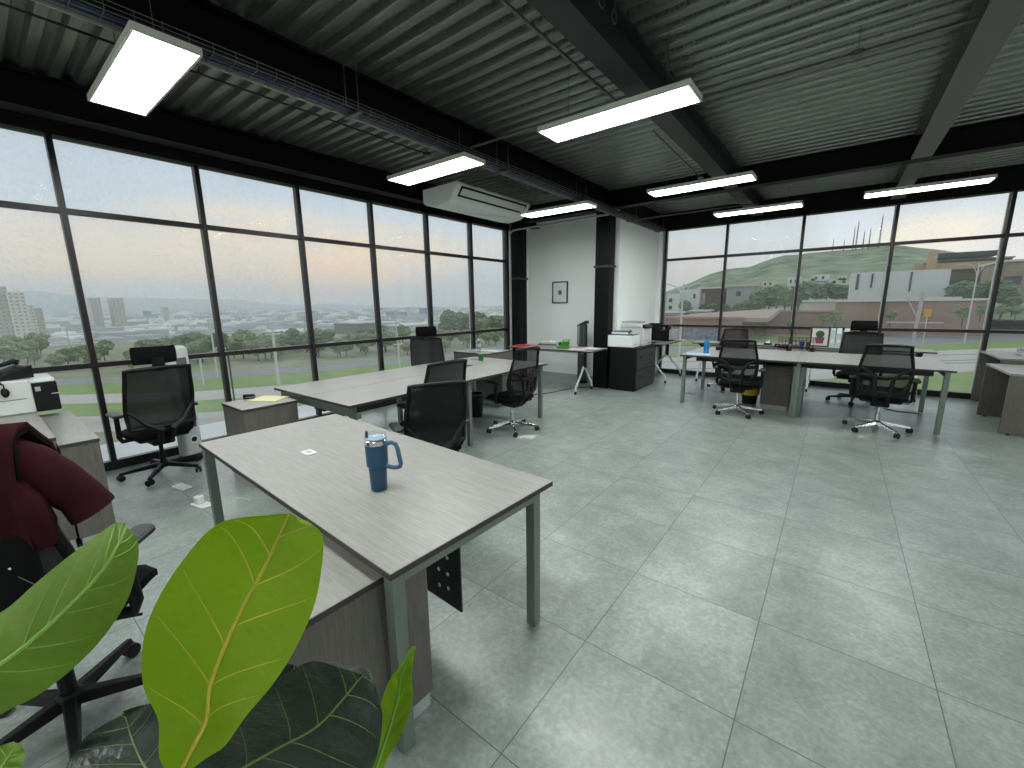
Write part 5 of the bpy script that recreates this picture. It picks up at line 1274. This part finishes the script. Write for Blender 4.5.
mp = nt.nodes.new('ShaderNodeMapping'); mp.inputs['Scale'].default_value = (2.2, 2.2, 9); L(tc.outputs['Generated'], mp.inputs[0])
cn = nt.nodes.new('ShaderNodeTexNoise'); cn.inputs['Scale'].default_value = 1.6; cn.inputs['Detail'].default_value = 7; cn.inputs['Roughness'].default_value = .55; cn.inputs['Distortion'].default_value = .4; L(mp.outputs[0], cn.inputs['Vector'])
nz = cn.outputs[0]
elw = mth('ADD', el, mth('MULTIPLY', mth('SUBTRACT', nz, .5), .09))
leftc = ramp(elw, [(0, 'c9cbcc'), (.02, 'd9cfc4'), (.07, 'e0d0bc'), (.115, 'd8cdbf'), (.16, 'b9c6d0'), (.3, 'a9b9c8'), (.5, 'b6c4cf'), (1, 'a9b6c2')])
rightc = ramp(elw, [(0, 'cfcfcd'), (.06, 'd3cfcb'), (.12, 'c6ccd0'), (.2, 'b3bfca'), (.4, 'b5c2cc'), (1, 'a9b6c2')])
fl = mth('MULTIPLY', mth('SUBTRACT', mth('MULTIPLY', sep.outputs[0], -1), .35), 2.5)
fl = nt.nodes.new('ShaderNodeClamp'); L(mth('MULTIPLY', mth('SUBTRACT', mth('MULTIPLY', sep.outputs[0], -1), .35), 2.5), fl.inputs[0])
colr = mixc(fl.outputs[0], rightc, leftc)
def glow(d, size, colour, amt, src, sq=2.2):
    # soft bright cloud patch around one direction of the sky
    v = nt.nodes.new('ShaderNodeVectorMath'); v.operation = 'SUBTRACT'; L(tc.outputs['Generated'], v.inputs[0]); v.inputs[1].default_value = d
    v2 = nt.nodes.new('ShaderNodeVectorMath'); v2.operation = 'MULTIPLY'; L(v.outputs[0], v2.inputs[0]); v2.inputs[1].default_value = (1, 1, sq)
    l = nt.nodes.new('ShaderNodeVectorMath'); l.operation = 'LENGTH'; L(v2.outputs[0], l.inputs[0])
    f = mth('SUBTRACT', 1, mth('DIVIDE', l.outputs[1], size)); f = mth('MAXIMUM', f, 0)
    f = mth('MULTIPLY', mth('MULTIPLY', f, amt), mth('ADD', .15, mth('MULTIPLY', mth('MAXIMUM', mth('SUBTRACT', nz, .40), 0), 6)))
    f = mth('MINIMUM', f, .95)
    return mixc(f, src, colour)
def dirv(x, y): return tuple(ray(x, y).normalized())
colr = glow(dirv(372, 262), .22, 'f6cf98', 2.3, colr)
colr = glow(dirv(322, 276), .13, 'fbc98a', 2.3, colr)
colr = glow(dirv(150, 268), .22, 'ecd3ae', 1.5, colr, 4)
colr = glow(dirv(250, 240), .25, 'e6d2b8', 1.4, colr, 3)
colr = glow(dirv(665, 268), .14, 'e6cfc2', 1.5, colr)
colr = glow(dirv(940, 232), .10, 'ddd6c8', 1.4, colr)
colr = glow(dirv(480, 290), .22, 'b9bcc8', 1.6, colr)
L(colr, bg.inputs[0]); bg.inputs[1].default_value = 1.3
bpy.context.scene.cycles.volume_bounces = 4
# weak low sun behind cloud, only a soft direction
sun = bpy.data.lights.new('cloudy_sun', 'SUN'); sun.energy = .35; sun.angle = math.radians(40); sun.color = (1, .93, .85)
so = bpy.data.objects.new('cloudy_sun', sun); C.objects.link(so); so.rotation_euler = Vector((.75, -.35, -.55)).to_track_quat('-Z', 'Y').to_euler()

# haze over the valley and the hill: a real, thin scattering medium outside the building
hz = bpy.data.materials.new('valley_haze'); hz.use_nodes = True; nt = hz.node_tree
nt.nodes.remove(nt.nodes['Principled BSDF']); vsn = nt.nodes.new('ShaderNodeVolumeScatter'); vsn.inputs['Density'].default_value = .00016; vsn.inputs['Color'].default_value = (.90, .96, 1, 1); vsn.inputs['Anisotropy'].default_value = .0
nt.links.new(vsn.outputs[0], nt.nodes['Material Output'].inputs['Volume'])
mb = MB().box(-16000, -125, -6000, 12500, -70, 600)
single(mb, 'haze', 'pale haze hanging over the city valley', 'haze', hz, kind='stuff')
